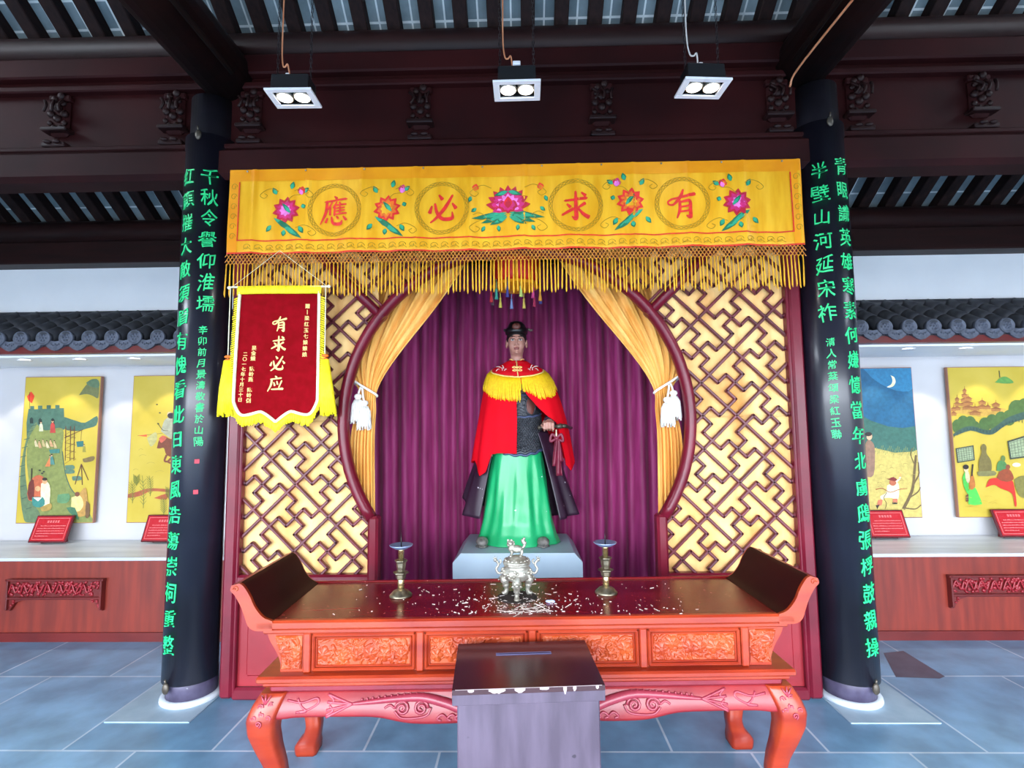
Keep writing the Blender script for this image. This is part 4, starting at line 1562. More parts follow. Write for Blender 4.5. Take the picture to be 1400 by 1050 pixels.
cols = [(60, 60, 120), (190, 50, 90), (220, 190, 90), (130, 150, 200), (230, 210, 90), (80, 50, 60), (190, 40, 50), (60, 150, 130), (60, 60, 130), (190, 210, 110), (200, 60, 120), (220, 150, 50)]
for k, c in enumerate(cols):
    a = 2 * PI * k / 12 + .2
    x, y = LX + .175 * math.cos(a), LY + .175 * math.sin(a)
    mb = MB()
    zt = 2.445 + LZU
    mb.tube([(x, y, zt), (x, y, zt - .065)], .003, 5)
    mb.lathe([(.002, .0), (.009, -.006), (.007, -.02), (.013, -.075), (.001, -.076)], (x, y, zt - .062), 10)
    mb.build('tassel', pmat('tassel_thread_%d' % k, c, .7), t)

# ------------------------------------------------------------------ award pennant
t = thing('award_pennant', 'crimson velvet pennant with gold characters and yellow fringe, hung at the left lattice', 'pennant', (-1.38, -.19, 1.6))
PY = -.175
ZT, XL0, XR0, XL1, XR1 = 2.352, -1.612, -1.128, -1.628, -1.118


def pn(u, v, d=0):
    """u across 0-1, v down in metres"""
    z = ZT - v
    k = v / .75
    x = (XL0 + (XL1 - XL0) * k) + ((XR0 + (XR1 - XR0) * k) - (XL0 + (XL1 - XL0) * k)) * u
    return (x, PY - .006 * math.sin(u * 5 + v * 3) - d, z)


def hem(u):
    """length of the pennant under u, with rounded corners, two scallops and a centre point"""
    e = min(u, 1 - u)
    if e < .14:
        return .615 + .115 * (1 - ((.14 - e) / .14) ** 2.2)
    k = (e - .14) / .36
    return .73 - .022 * math.sin(min(k, .62) / .62 * PI * .5) ** 2 + (.062 * ((k - .5) / .5) ** 1.3 if k > .5 else 0)


mb = MB()
mb.grid(lambda u, v: pn(u, v * hem(u)), 80, 40)
mb.build('velvet', M['velvet'], t, solid=.004, offset=1)
mb = MB()
edge = [(.02, 0), (.02, .3)] + [(u, hem(u) - .012) for u in np.linspace(.015, .985, 70)] + [(.98, .3), (.98, 0)]
edge = [edge[0]] + [(.018, v) for v in np.linspace(.05, .58, 12)] + [(u, hem(u) - .01) for u in np.linspace(.02, .98, 70)] + [(.982, v) for v in np.linspace(.58, .05, 12)] + [edge[-1]]
mb.tube([pn(u, v, .006) for u, v in edge], .009, 6, ref=(0, 1, 0))
mb.build('cream_edging', M['cream'], t)
mb = MB()
rr = random.Random(3)
for u in np.linspace(-.01, 1.01, 80):
    uu = min(max(u, 0), 1)
    h0 = hem(uu)
    l = .05 + rr.uniform(-.006, .008)
    mb.tube([pn(u, h0 - .012, .002), pn(u + rr.uniform(-.006, .006), h0 + l, .004 + rr.uniform(0, .006))], [.006, .0045], 5)
for sg, u0 in ((-1, 0), (1, 1)):
    for v in np.linspace(.03, .62, 46):
        mb.tube([pn(u0, v, .001), pn(u0 + sg * (.045 + rr.uniform(0, .012)), v + .012, .004)], [.0055, .004], 5)
for u in np.linspace(.0, 1, 70):
    mb.tube([pn(u, -.035, .006), pn(u, .012, .008 + rr.uniform(0, .003))], [.0065, .0055], 5)
mb.build('yellow_fringe', M['yfringe'], t)
mb = MB()
mb.tube([(-1.672, PY, ZT + .034), (-1.08, PY, ZT + .030)], .006, 8)
for x in (-1.672, -1.08):
    mb.ball((x, PY, ZT + .030), .010, 10, 6)
for a in (-1.655, -1.095):
    mb.tube([(a, PY, ZT + .034), (-1.375, PY - .005, 2.60)], .0013, 5)
mb.build('rod_and_string', M['cream'], t)
for x, dx in ((-1.662, -.004), (-1.098, .03)):
    mb = MB()
    mb.tube([(x, PY - .002, ZT + .03), (x + dx * .1, PY - .002, 1.96)], .003, 5)
    tc = mb.build('tassel', M['cream'], t)
    zt = 1.95
    mb = MB()
    for q in range(26):
        a = 2 * PI * q / 26
        r0, r1 = .018, .042
        mb.tube([(x + dx * .1 + r0 * math.cos(a), PY + r0 * .5 * math.sin(a), zt), (x + dx * .5 + r1 * .8 * math.cos(a), PY - .004 + r1 * .5 * math.sin(a), zt - .16), (x + dx + r1 * math.cos(a), PY + r1 * .5 * math.sin(a), zt - .30 - .03 * rr.random())], .0065, 5)
    mb.build('tassel_strands', M['yfringe'], tc)
    mb = MB()
    for zz in (zt + .0, zt + .022):
        mb.lathe([(.012, .009), (.021, .004), (.021, -.004), (.012, -.009)], (x + dx * .1, PY, zz), 14, sy=.7)
    mb.build('tassel_bands', M['emb_or'], tc)
mb = MB()
for i, ch in enumerate('有求必应'):
    put_brush(mb, ch, .088, lambda u, v, d, i=i: pn(.52 - i * .012 + u / .5, .19 + i * .116 - v, d), .003, 1.35)
mb.build('main_characters', M['gold_letter'], t)
mb = MB()


def col(chars, u0, v0, v1, size, du):
    n_ = len(chars)
    for i, ch in enumerate(chars):
        if ch != ' ':
            put_glyph(mb, ch, size, lambda a, b, d, i=i: pn(u0 + du * i / n_ + a / .5, v0 + (v1 - v0) * i / (n_ - 1) - b, d), bold=.010, brush=False)


col('赠丨梁红玉七娘娘娘', .84, .085, .37, .0295, -.03)
col('吴金娥 陈岭燕 陈岭俐', .225, .33, .635, .0285, -.045)
col('二〇一七年十月三十日', .125, .365, .63, .0265, -.04)
mb.build('small_characters', M['gold_letter'], t)


# ------------------------------------------------------------------ pedestal and statue
t = thing('pedestal', 'pale blue-grey painted block with chamfered shoulders under the statue', 'pedestal', (0, .83, 0))
mb = MB()
mb.prism([(-.445, .0), (.445, .0), (.445, .625), (.39, .687), (-.39, .687), (-.445, .625)], .5, 1.14, 'y')
mb.build('block', M['pedestal'], t)
MB().box((0, .82, .06), (.94, .68, .12), bev=.01).build('plinth', M['pedestal'], t)

SXc, SYc, PZ = .006, .88, .687


def surface_nets(Fv, org, h):
    ins = Fv < 0
    nx, ny, nz = Fv.shape
    c = np.zeros((nx - 1, ny - 1, nz - 1), np.int8)
    for dx in (0, 1):
        for dy in (0, 1):
            for dz in (0, 1):
                c += ins[dx:nx - 1 + dx, dy:ny - 1 + dy, dz:nz - 1 + dz]
    act = (c > 0) & (c < 8)
    I = np.argwhere(act)
    idx = -np.ones(act.shape, int)
    idx[act] = np.arange(len(I))
    acc = np.zeros((len(I), 3))
    cnt = np.zeros(len(I))
    for ax in range(3):
        o1, o2 = [a for a in range(3) if a != ax]
        for p in (0, 1):
            for q in (0, 1):
                a = I.copy()
                a[:, o1] += p
                a[:, o2] += q
                b = a.copy()
                b[:, ax] += 1
                fa, fb = Fv[tuple(a.T)], Fv[tuple(b.T)]
                m_ = (fa < 0) != (fb < 0)
                tt = np.where(m_, fa / np.where(m_, fa - fb, 1), 0)
                pt = a.astype(float)
                pt[:, ax] += tt
                acc[m_] += pt[m_]
                cnt[m_] += 1
    V = org + h * acc / cnt[:, None]
    faces = []
    for ax in range(3):
        o1, o2 = [(1, 2), (2, 0), (0, 1)][ax]
        sl0, sl1 = [slice(None)] * 3, [slice(None)] * 3
        sl0[ax], sl1[ax] = slice(0, -1), slice(1, None)
        E_ = np.argwhere(ins[tuple(sl0)] != ins[tuple(sl1)])
        E_ = E_[(E_[:, o1] > 0) & (E_[:, o2] > 0) & (E_[:, o1] < Fv.shape[o1] - 1) & (E_[:, o2] < Fv.shape[o2] - 1)]
        q = []
        for d1, d2 in ((-1, -1), (0, -1), (0, 0), (-1, 0)):
            a = E_.copy()
            a[:, o1] += d1
            a[:, o2] += d2
            q.append(idx[tuple(a.T)])
        q = np.array(q).T
        flip = ~ins[tuple(E_.T)]
        q[flip] = q[flip][:, ::-1]
        faces.append(q[(q >= 0).all(1)])
    return V, np.concatenate(faces)


class SDF:
    """blended ellipsoids and tapering limbs on a voxel grid"""
    def __init__(s, lo, hi, h):
        s.lo, s.h = np.array(lo, float), h
        s.n = np.ceil((np.array(hi) - s.lo) / h).astype(int)
        s.F = np.full(s.n, .3, np.float32)

    def _sub(s, a, b, pad):
        i0 = np.clip(np.floor((np.minimum(a, b) - pad - s.lo) / s.h).astype(int), 0, s.n)
        i1 = np.clip(np.ceil((np.maximum(a, b) + pad - s.lo) / s.h).astype(int) + 1, 0, s.n)
        sl = tuple(slice(p, q) for p, q in zip(i0, i1))
        g = np.meshgrid(*[s.lo[k] + s.h * np.arange(i0[k], i1[k]) for k in range(3)], indexing='ij')
        return sl, g

    def _mix(s, sl, d, k, sub):
        f = s.F[sl]
        if sub:
            d = -d
            h_ = np.clip(.5 - .5 * (d - f) / k * -1 * -1, 0, 1) if False else np.clip(.5 + .5 * (d - f) / k, 0, 1)
            s.F[sl] = f + (d - f) * h_ + k * h_ * (1 - h_)
        else:
            h_ = np.clip(.5 + .5 * (f - d) / k, 0, 1)
            s.F[sl] = f + (d - f) * h_ - k * h_ * (1 - h_)

    def ell(s, c, r, k=.015, sub=False, rx=0):
        c, r = np.array(c, float), np.array(r, float)
        sl, g = s._sub(c - r.max(), c + r.max(), k * 2 + .02)
        x, y, z = g[0] - c[0], g[1] - c[1], g[2] - c[2]
        if rx:
            y, z = y * math.cos(rx) + z * math.sin(rx), -y * math.sin(rx) + z * math.cos(rx)
        q = np.sqrt((x / r[0]) ** 2 + (y / r[1]) ** 2 + (z / r[2]) ** 2)
        q2 = np.sqrt((x / r[0] ** 2) ** 2 + (y / r[1] ** 2) ** 2 + (z / r[2] ** 2) ** 2) + 1e-9
        s._mix(sl, q * (q - 1) / q2, k, sub)

    def cap(s, a, b, ra, rb, k=.015, sub=False):
        a, b = np.array(a, float), np.array(b, float)
        R_ = max(ra, rb)
        sl, g = s._sub(a, b, R_ + k * 2 + .02)
        ab = b - a
        tt = np.clip(((g[0] - a[0]) * ab[0] + (g[1] - a[1]) * ab[1] + (g[2] - a[2]) * ab[2]) / max(ab @ ab, 1e-9), 0, 1)
        d = np.sqrt((g[0] - a[0] - tt * ab[0]) ** 2 + (g[1] - a[1] - tt * ab[1]) ** 2 + (g[2] - a[2] - tt * ab[2]) ** 2) - (ra + (rb - ra) * tt)
        s._mix(sl, d, k, sub)


t = thing('statue', 'painted standing figure in scarlet cape, dark armour and green skirt on the pale pedestal', 'statue', (SXc, SYc, PZ))
st = t
# body: head, face, neck, trunk, arms, fists and legs as one surface (centre at 0,0; face towards -y; z in the room)
g = SDF((-.40, -.30, .70), (.42, .20, 2.40), .0052)
g.ell((0, .005, 1.86), (.155, .10, .19), .03)               # chest
g.ell((0, .0, 1.62), (.135, .095, .20), .04)
g.ell((0, .01, 1.48), (.16, .11, .13), .04)                 # hips
for sx in (-1, 1):
    g.cap((sx * .06, .01, 2.0), (sx * .165, .01, 1.955), .05, .055, .03)      # shoulders
    g.cap((sx * .085, .0, 1.45), (sx * .10, -.01, 1.08), .085, .055, .03)      # thigh
    g.cap((sx * .10, -.01, 1.08), (sx * .13, .02, .76), .054, .036, .02)       # calf
    g.cap((sx * .13, .02, .75), (sx * .16, -.10, .725), .034, .026, .015)       # foot
g.cap((-.17, .01, 1.95), (-.225, .04, 1.68), .05, .04, .02)
g.cap((-.225, .04, 1.68), (-.20, -.06, 1.46), .04, .026, .02)
g.ell((-.198, -.085, 1.41), (.018, .036, .045), .012)
for q in range(4):
    g.cap((-.198, -.11 + .022 * q, 1.385), (-.195, -.105 + .02 * q, 1.335 + .005 * abs(q - 1)), .0095, .008, .004)
g.cap((-.19, -.115, 1.42), (-.182, -.14, 1.375), .011, .009, .006)
g.cap((.17, .01, 1.95), (.285, .05, 1.70), .05, .042, .02)
g.cap((.285, .05, 1.70), (.238, -.14, 1.575), .040, .027, .02)
# right-hand fist closed on the hilt (the hilt runs along x at y=-.195, z=1.547)
g.ell((.232, -.168, 1.562), (.042, .034, .034), .012)
for q in range(4):
    x = .200 + .0205 * q
    dz = (0, .004, .003, -.003)[q]
    kn, md, tp, en = (x, -.188, 1.586 + dz), (x, -.221, 1.573 + dz), (x, -.226, 1.536 + dz), (x, -.198, 1.522 + dz)
    g.cap((x, -.165, 1.582 + dz), kn, .0115, .0108, .005)
    g.cap(kn, md, .0105, .0098, .003)
    g.cap(md, tp, .0098, .009, .003)
    g.cap(tp, en, .009, .0078, .003)
g.cap((.196, -.160, 1.570), (.182, -.190, 1.558), .0125, .0115, .006)
g.cap((.182, -.190, 1.558), (.190, -.224, 1.545), .011, .009, .004)
# neck and head
g.cap((0, .02, 2.0), (0, .005, 2.13), .052, .046, .03)
g.ell((0, .02, 2.245), (.072, .092, .095), .02)             # skull
g.ell((0, -.012, 2.185), (.060, .070, .075), .03)           # face
g.ell((0, -.040, 2.132), (.034, .034, .026), .025)          # jaw and chin
for sx in (-1, 1):
    g.ell((sx * .034, -.045, 2.178), (.022, .022, .024), .02)                # cheek
    g.ell((sx * .030, -.088, 2.219), (.017, .016, .0105), .012, sub=True)    # eye socket
    g.cap((sx * .012, -.082, 2.236), (sx * .046, -.068, 2.238), .007, .005, .010)  # brow
    g.ell((sx * .078, .012, 2.20), (.011, .022, .034), .006)                 # ear
    g.ell((sx * .086, .004, 2.204), (.006, .012, .020), .005, sub=True)
    g.ell((sx * .012, -.089, 2.178), (.008, .010, .007), .006)               # nostril wing
g.cap((0, -.080, 2.228), (0, -.099, 2.186), .008, .0095, .010)               # nose
g.ell((0, -.099, 2.181), (.0105, .011, .0085), .006)
g.ell((0, -.082, 2.155), (.022, .010, .0075), .006)                           # lips
g.ell((0, -.079, 2.144), (.018, .010, .007), .006)
g.ell((0, -.094, 2.1497), (.024, .006, .0016), .003, sub=True)
g.ell((0, -.074, 2.120), (.017, .014, .012), .012)
V, Fc = surface_nets(g.F, g.lo, g.h)
mb = MB()
mb.smooth = True
cen = V[Fc].mean(1)
lipm = (np.abs(cen[:, 0]) < .0235) & (cen[:, 1] < -.078) & (cen[:, 2] > 2.139) & (cen[:, 2] < 2.161) & (np.abs(cen[:, 2] - 2.15) < .012 - .3 * np.abs(cen[:, 0]) ** 1.0 * .9)
mb.add(V + np.array([SXc, SYc, 0]), Fc.tolist())
mb.m = [1 if q else 0 for q in lipm]
body = mb.build('body', [M['skin'], M['lips']], t)
for sx in (-1, 1):
    mb = MB()
    mb.cur = 0
    mb.ball((SXc + sx * .030, SYc - .0745, 2.2185), (.0145, .0115, .0082), 16, 10)
    mb.cur = 1
    mb.ball((SXc + sx * .029, SYc - .0815, 2.2185), (.0062, .0055, .0066), 12, 8)
    mb.build('eye', [M['eye_w'], M['black']], t)
    mb = MB()
    mb.tube(smooth_path([(SXc + sx * .012, SYc - .0895, 2.2405), (SXc + sx * .030, SYc - .086, 2.2475), (SXc + sx * .050, SYc - .071, 2.243)], 5), [.0022] * 5 + [.0034] * 3 + [.002] * 3, 6)
    mb.tube(smooth_path([(SXc + sx * .015, SYc - .0845, 2.223), (SXc + sx * .030, SYc - .0885, 2.2275), (SXc + sx * .046, SYc - .078, 2.221)], 5), .0016, 5)
    mb.build('eyebrow', M['hair'], t)
# hair and small court cap
mb = MB()
rs = []
for k in range(9):
    th = k / 8
    z = 2.19 + .165 * th
    rr_ = math.sqrt(max(.02, 1 - ((z - 2.235) / .125) ** 2))
    row = []
    for i in range(28):
        a = 2 * PI * i / 28
        front = max(0, -math.sin(a))
        zz = z + max(0, front - .15) * max(0, 2.268 - z) * 1.05
        ry_ = .101 if math.sin(a) > 0 else .096
        row.append((SXc + .080 * rr_ * math.cos(a), SYc + .022 + ry_ * rr_ * math.sin(a), zz))
    rs.append(row)
mb.rings(rs)
mb.build('hair', M['hair'], t)
mb = MB()
mb.lathe([(.082, 2.278), (.090, 2.286), (.088, 2.318), (.080, 2.322), (.066, 2.35), (.050, 2.372), (.02, 2.382), (.001, 2.383)], (SXc, SYc + .022, 0), 32, sy=1.14)
hat = mb.build('cap', M['black'], t)
mb = MB()
mb.ball((SXc, SYc - .075, 2.325), (.034, .014, .026), 14, 8)
mb.ball((SXc, SYc - .085, 2.33), (.012, .01, .012), 10, 6)
mb.build('cap_ornament', M['oval'], hat)
for sg in (-1, 1):
    mb = MB()
    mb.tube(smooth_path([(SXc + sg * .075, SYc + .03, 2.312), (SXc + sg * .09, SYc + .02, 2.318), (SXc + sg * (.112 if sg > 0 else .094), SYc + .02, 2.308), (SXc + sg * (.128 if sg > 0 else .098), SYc + .02, 2.312)], 5), [.006] * 6 + [.011] * 5 + [.008] * 5, 8, flat=.5, ref=(0, 1, 0))
    mb.build('cap_wing', M['bronze'] if sg > 0 else M['black'], hat)

# under-tunic and sleeves
mb = MB()
tab = [(1.36, .185, .135), (1.50, .172, .122), (1.66, .150, .110), (1.80, .168, .116), (1.92, .178, .112), (1.99, .12, .085), (2.04, .070, .062)]
rs = []
for z in np.linspace(1.36, 2.04, 22):
    a_, b_ = lerp(tab, z)
    rs.append([(SXc + a_ * math.cos(q), SYc + b_ * math.sin(q), z) for q in np.linspace(0, 2 * PI, 40, endpoint=False)])
mb.rings(rs)
mb.build('tunic', mat('grey_mauve_tunic', (92, 68, 66), (110, 84, 80), rough=.5, scale=9), t)
mb = MB()
mb.tube(smooth_path([(SXc + .18, SYc + .01, 1.94), (SXc + .25, SYc + .04, 1.80), (SXc + .288, SYc + .045, 1.70), (SXc + .27, SYc - .04, 1.635), (SXc + .246, SYc - .118, 1.588)], 5), [.066] * 8 + [.06] * 6 + [.05] * 5 + [.046] * 2, 16)
mb.tube([(SXc + .252, SYc - .095, 1.60), (SXc + .243, SYc - .128, 1.582)], [.050, .048], 16)
mb.build('sleeve', M['robe'], t)

# scale armour over the belly
def arm(u, v):
    ph = R(-30) + R(112) * u
    zb = 1.335 + .10 * abs((ph - R(6)) / R(90)) ** 2 + .006 * math.sin(ph * 16)
    z = 1.80 + (zb - 1.80) * v
    a_, b_ = lerp(tab, z)
    o = .012 + .020 * math.sin(min(1, v * 1.15) * PI) + (.012 if v > .93 else 0)
    return (SXc + (a_ + o) * math.sin(ph), SYc - (b_ + o) * math.cos(ph), z)


def arm_scaled(u, v):
    p = Vector(arm(u, v))
    if .40 < v < .9:
        c, r = u * 22, v * 34
        if int(r) % 2:
            c += .5
        e = max(0, 1 - ((c % 1 - .5) ** 2 + (r % 1 - .4) ** 2) * 4.5)
        p.y -= .007 * e
    return p


mb = MB()
mb.grid(arm_scaled, 150, 150)
am = mb.build('scale_armour', M['armour'], t, solid=.006, offset=1)
mb = MB()
for vv, r in ((.02, .007), (.38, .008), (.985, .010)):
    mb.tube([Vector(arm(u, vv)) + Vector((0, -.004, 0)) for u in np.linspace(0, 1, 30)], r, 8)
mb.build('armour_edge', mat('blue_grey_armour_edge', (64, 74, 104), (80, 90, 122), rough=.35, metal=.3), am)
mb = MB()
rim = []
pts = []
for k in range(24):
    a = 2 * PI * k / 24
    pts.append(Vector(arm(.58 + .13 * math.cos(a), .20 + .155 * math.sin(a))) + Vector((.001, -.006, 0)))
cpt = sum(pts, Vector()) / 24 + Vector((.004, -.014, 0))
mb.add(pts + [cpt], [(k, (k + 1) % 24, 24) for k in range(24)], True)
mb.build('leather_roundel', M['oval'], am)
mb = MB()
mb.tube(pts + [pts[0]], .006, 8)
mb.build('roundel_rim', M['armour'], am)

# green skirt
stab = [(.690, .318, .235), (.705, .312, .228), (.76, .285, .200), (.84, .262, .178), (.98, .240, .165), (1.16, .216, .155), (1.34, .192, .144), (1.45, .178, .13)]
mb = MB()
rs = []
nq = 180
for z in np.concatenate([np.linspace(.690, .80, 12), np.linspace(.82, 1.45, 30)]):
    a_, b_ = lerp(stab, z)
    k = min(1, max(0, (1.42 - z) / .5))
    row = []
    for q in range(nq):
        p = 2 * PI * q / nq
        sh = (1.45 - z) * .9
        f = .007 * math.sin(5 * p + sh * 1.3 + .6) + .011 * math.copysign(abs(math.sin(8 * p - 3.2 * sh + 1)) ** .8, math.sin(8 * p - 3.2 * sh + 1)) * (.35 + .65 * math.exp(-((z - 1.16) / .28) ** 2)) + .004 * math.sin(17 * p + 4 * sh)
        f = k * f * (1.2 if z > .75 else .9)
        e = 1 + f / a_ * 1.1
        zz = z
        if z < .75:
            zz = z + (.75 - z) / .06 * 0
        row.append((SXc - .005 + a_ * e * math.sin(p), SYc - b_ * e * math.cos(p), zz))
    rs.append(row)
mb.rings(rs)
mb.build('skirt', M['skirt'], t)
for x in (-.262, .178):
    mb = MB()
    mb.ball((SXc + x, SYc - .20 if x < 0 else SYc - .215, PZ + .040), (.044, .06, .036), 18, 12)
    sp = [(SXc + x + (.006 + .0022 * k) * math.cos(.7 * k), (SYc - .253 if x < 0 else SYc - .268) + .0006 * k, PZ + .038 + (.006 + .0022 * k) * .8 * math.sin(.7 * k)) for k in range(12)]
    mb.tube(sp, .0035, 6)
    mb.tube([(SXc + x - .04, SYc - .215, PZ + .012), (SXc + x, SYc - .262, PZ + .012), (SXc + x + .04, SYc - .215, PZ + .012)], .008, 6)
    mb.build('cloud_toe_shoe', M['shoe'], t)

# dark outer robe seen below and beside the cape
mb = MB()


def robe(u, v):
    ph = R(-40) - R(280) * u                       # from the figure's front-right round the back to the other side
    d = (math.degrees(ph) + 360) % 360
    if d > 180:
        d -= 360
    hem_z = lerp([(-180, .80), (-120, .98), (-95, 1.05), (-80, 1.00), (-62, .90), (-40, .88), (40, .87), (60, .885), (80, .90), (100, .92), (140, .84), (180, .80)], d)[0]
    z = 1.52 + (hem_z - 1.52) * v
    k = (1.52 - z) / .62
    f = 1 + (.045 * math.sin(ph * 11) + .02 * math.sin(ph * 19 + z * 4)) * k
    rx_, ry_ = (.23 + .225 * k ** .85) * f, (.155 + .09 * k) * f
    return (SXc + rx_ * math.sin(ph), SYc - ry_ * math.cos(ph) + .03, z)


mb.grid(robe, 180, 30)
mb.build('outer_robe', M['robe'], t, solid=.008)

# scarlet cape, open at the front, swept back over the sword arm
ctab = [(1.15, .400, .235, .035), (1.30, .382, .232, .035), (1.45, .357, .226, .035), (1.60, .330, .218, .035), (1.72, .304, .205, .03), (1.80, .284, .19, .025), (1.90, .254, .166, .014), (1.96, .226, .145, .006), (2.0, .18, .115, .003), (2.03, .115, .085, 0), (2.06, .066, .060, 0)]
fr = [(1.15, 60), (1.25, 58), (1.47, 55), (1.563, 51), (1.62, 36), (1.70, 22), (1.79, 9), (1.88, 3), (1.95, 2), (2.06, 2)]
hemt = [(-360, 1.24), (-300, 1.26), (-292, 1.22), (-280, 1.245), (-265, 1.30), (-240, 1.30), (-180, 1.25), (-120, 1.26), (-92, 1.28), (-71, 1.30), (-60, 1.24), (-51, 1.19), (-43, 1.22), (-37, 1.35), (-28, 1.36), (0, 1.355)]


def cape_pt(ph, z, o=0, fold=1):
    a_, b_, xc = lerp(ctab, z)
    k = max(0, min(1, (1.95 - z) / .5)) * fold
    f = 1 + k * (.020 * math.sin(ph * 8 + z * 1.2) + .012 * math.sin(ph * 15 + 2 * z))
    return (SXc + xc + (a_ + o) * f * math.sin(ph), SYc - (b_ + o) * f * math.cos(ph), z)


def cape(u, v):
    ph0 = -4 + (-356 + 8) * u
    hz = lerp(hemt, ph0)[0]
    z = 2.055 + (hz - 2.055) * v
    end = -360 + lerp(fr, z)[0]
    ph = -6 + (end + 6) * u
    hz = lerp(hemt, ph)[0]
    z = 2.055 + (hz - 2.055) * v
    return cape_pt(R(ph), z)


mb = MB()
mb.grid(cape, 260, 70)
cp = mb.build('cape', M['cape'], t, solid=.007, offset=1)
# red satin yoke with a stand collar
yk = [(-180, 1.93), (-110, 1.965), (-75, 1.985), (-50, 1.955), (-25, 1.93), (0, 1.918), (25, 1.93), (50, 1.955), (75, 1.985), (110, 1.965), (180, 1.93)]


def yoke(u, v):
    d = -176 + 352 * u
    d = d if d else .01
    hz = lerp(yk, d)[0]
    z = 2.075 + (hz - 2.075) * v
    if z > 2.045:
        r = lerp([(2.045, .088), (2.058, .066), (2.075, .058)], z)[0]
        dip = .03 * max(0, math.cos(R(d))) ** 6 * max(0, (z - 2.045) / .03)
        return (SXc + r * math.sin(R(d)), SYc + .005 - r * .95 * math.cos(R(d)), z - dip)
    return cape_pt(R(d), z, .010, 0)


mb = MB()
mb.grid(yoke, 160, 24)
yo = mb.build('yoke', M['yoke'], t, solid=.004, offset=1)
mb = MB()
mb.tube([Vector(yoke(u, .0)) for u in np.linspace(.28, .72, 40)], .0045, 6)
mb.tube([Vector(yoke(u, .16)) + Vector((0, -.004, 0)) for u in np.linspace(.36, .64, 30)], .004, 6)
mb.tube([Vector(yoke(.5, v)) + Vector((0, -.006, 0)) for v in np.linspace(.0, 1, 14)], .0045, 6)
mb.tube([Vector(yoke(u, .985)) + Vector((0, -.003, 0)) for u in np.linspace(.02, .98, 120)], .006, 6)
for zz in (.48, .64):
    for sg in (-1, 1):
        c = Vector(yoke(.5, zz))
        mb.tube(smooth_path([c + Vector((0, -.008, 0)), c + Vector((sg * .02, -.006, .006)), c + Vector((sg * .036, -.002, .0)), c + Vector((sg * .02, -.006, -.005)), c + Vector((0, -.008, 0))], 4), .0035, 5)
mb.build('yellow_piping', M['gold_letter'], yo)
mb = MB()
for sg in (-1, 1):
    for (du, v, a, l) in ((.085, .60, 60, .03), (.105, .60, 20, .034), (.12, .66, -30, .03), (.09, .72, 100, .024), (.135, .58, 10, .026), (.075, .70, 150, .02)):
        p = Vector(yoke(.5 + sg * du, v)) + Vector((0, -.008, 0))
        q = p + Vector((sg * l * math.cos(R(a)), .004, l * math.sin(R(a))))
        mb.tube(smooth_path([p, (p + q) / 2 + Vector((0, -.002, .006)), q], 4), .003, 5)
mb.build('silver_embroidery', pmat('silver_thread', (214, 196, 190)), yo)
# yellow shoulder fringe lying on the cape
mb = MB()
rr = random.Random(11)
for d in np.arange(-94, 95, 1.4):
    if 3 < d < 5:
        continue
    top = lerp(yk, d)[0]
    ln = .185 if abs(d) < 40 else lerp([(40, .185), (75, .15), (120, .14)], abs(d))[0]
    if d > 0:
        ln = lerp([(0, .10), (14, .13), (30, .185), (60, .19), (75, .15), (120, .14)], d)[0]
    ln *= rr.uniform(.93, 1.05)
    pts = []
    x_off = rr.uniform(-.004, .004)
    for k in range(6):
        z = top + .004 - ln * k / 5
        p0 = cape_pt(R(d), max(z, 1.7), .010 + rr.uniform(0, .002), .7)
        if d > 2:
            zlim = None
        pts.append((p0[0] + x_off * k / 5, p0[1] - .002, z))
    mb.tube(pts, [.0035, .0045, .0048, .0048, .0045, .003], 5)
mb.build('shoulder_fringe', M['fringe'] if False else mat('golden_yellow_shoulder_fringe', (240, 188, 8), (250, 208, 24), rough=.55, scale=60), yo)

# sword hilt in the fist, with a dark red sash
HXc = SXc + .23
mb = MB()
yv, zv = SYc - .197, 1.549
mb.tube([(SXc + .165, yv - .004, zv - .004), (SXc + .31, yv + .004, zv + .004)], .0115, 10)
mb.ball((SXc + .162, yv - .004, zv - .004), (.014, .016, .016), 12, 8)
mb.tube([(SXc + .288, yv, zv), (SXc + .325, yv + .004, zv + .006)], [.020, .026], 10, flat=.8)
mb.tube([(SXc + .325, yv + .004, zv + .006), (SXc + .36, yv + .03, zv + .004), (SXc + .41, yv + .15, zv - .01)], [.015, .014, .012], 10)
mb.build('sword_hilt', M['bronze'], t)
mb = MB()
mb.tube([(SXc + .285, yv - .02, zv - .02), (SXc + .284, yv - .024, zv - .07)], .004, 6)
mb.ball((SXc + .284, yv - .026, zv - .055), (.006, .006, .018), 8, 6)
mb.build('painted_glint', M['cream'], t)  # cream cord and bead standing in for a white highlight below the hilt
mb = MB()
for sg, (dx, ln, wd) in enumerate(((-.012, .20, .030), (.014, .27, .036), (.030, .17, .026))):
    def rb(u, v, dx=dx, ln=ln, wd=wd):
        z = zv - .085 - ln * v
        x = SXc + .286 + dx * (.4 + .8 * v) + (u - .5) * wd * (.5 + .8 * v)
        return (x, yv - .022 + .010 * math.sin(u * 6 + v * 3) + .012 * v, z)
    mb.grid(rb, 9, 12)
for a in (35, 145):
    c = Vector((SXc + .286, yv - .024, zv - .085))
    mb.tube(smooth_path([c, c + Vector((.04 * math.cos(R(a)), -.006, .03)), c + Vector((.055 * math.cos(R(a)), -.004, -.02)), c], 5), .010, 8, flat=.5, ref=(0, 1, 0))
mb.ball((SXc + .286, yv - .026, zv - .085), (.015, .012, .016), 10, 6)
mb.build('sash', M['sash'], t, solid=.003)


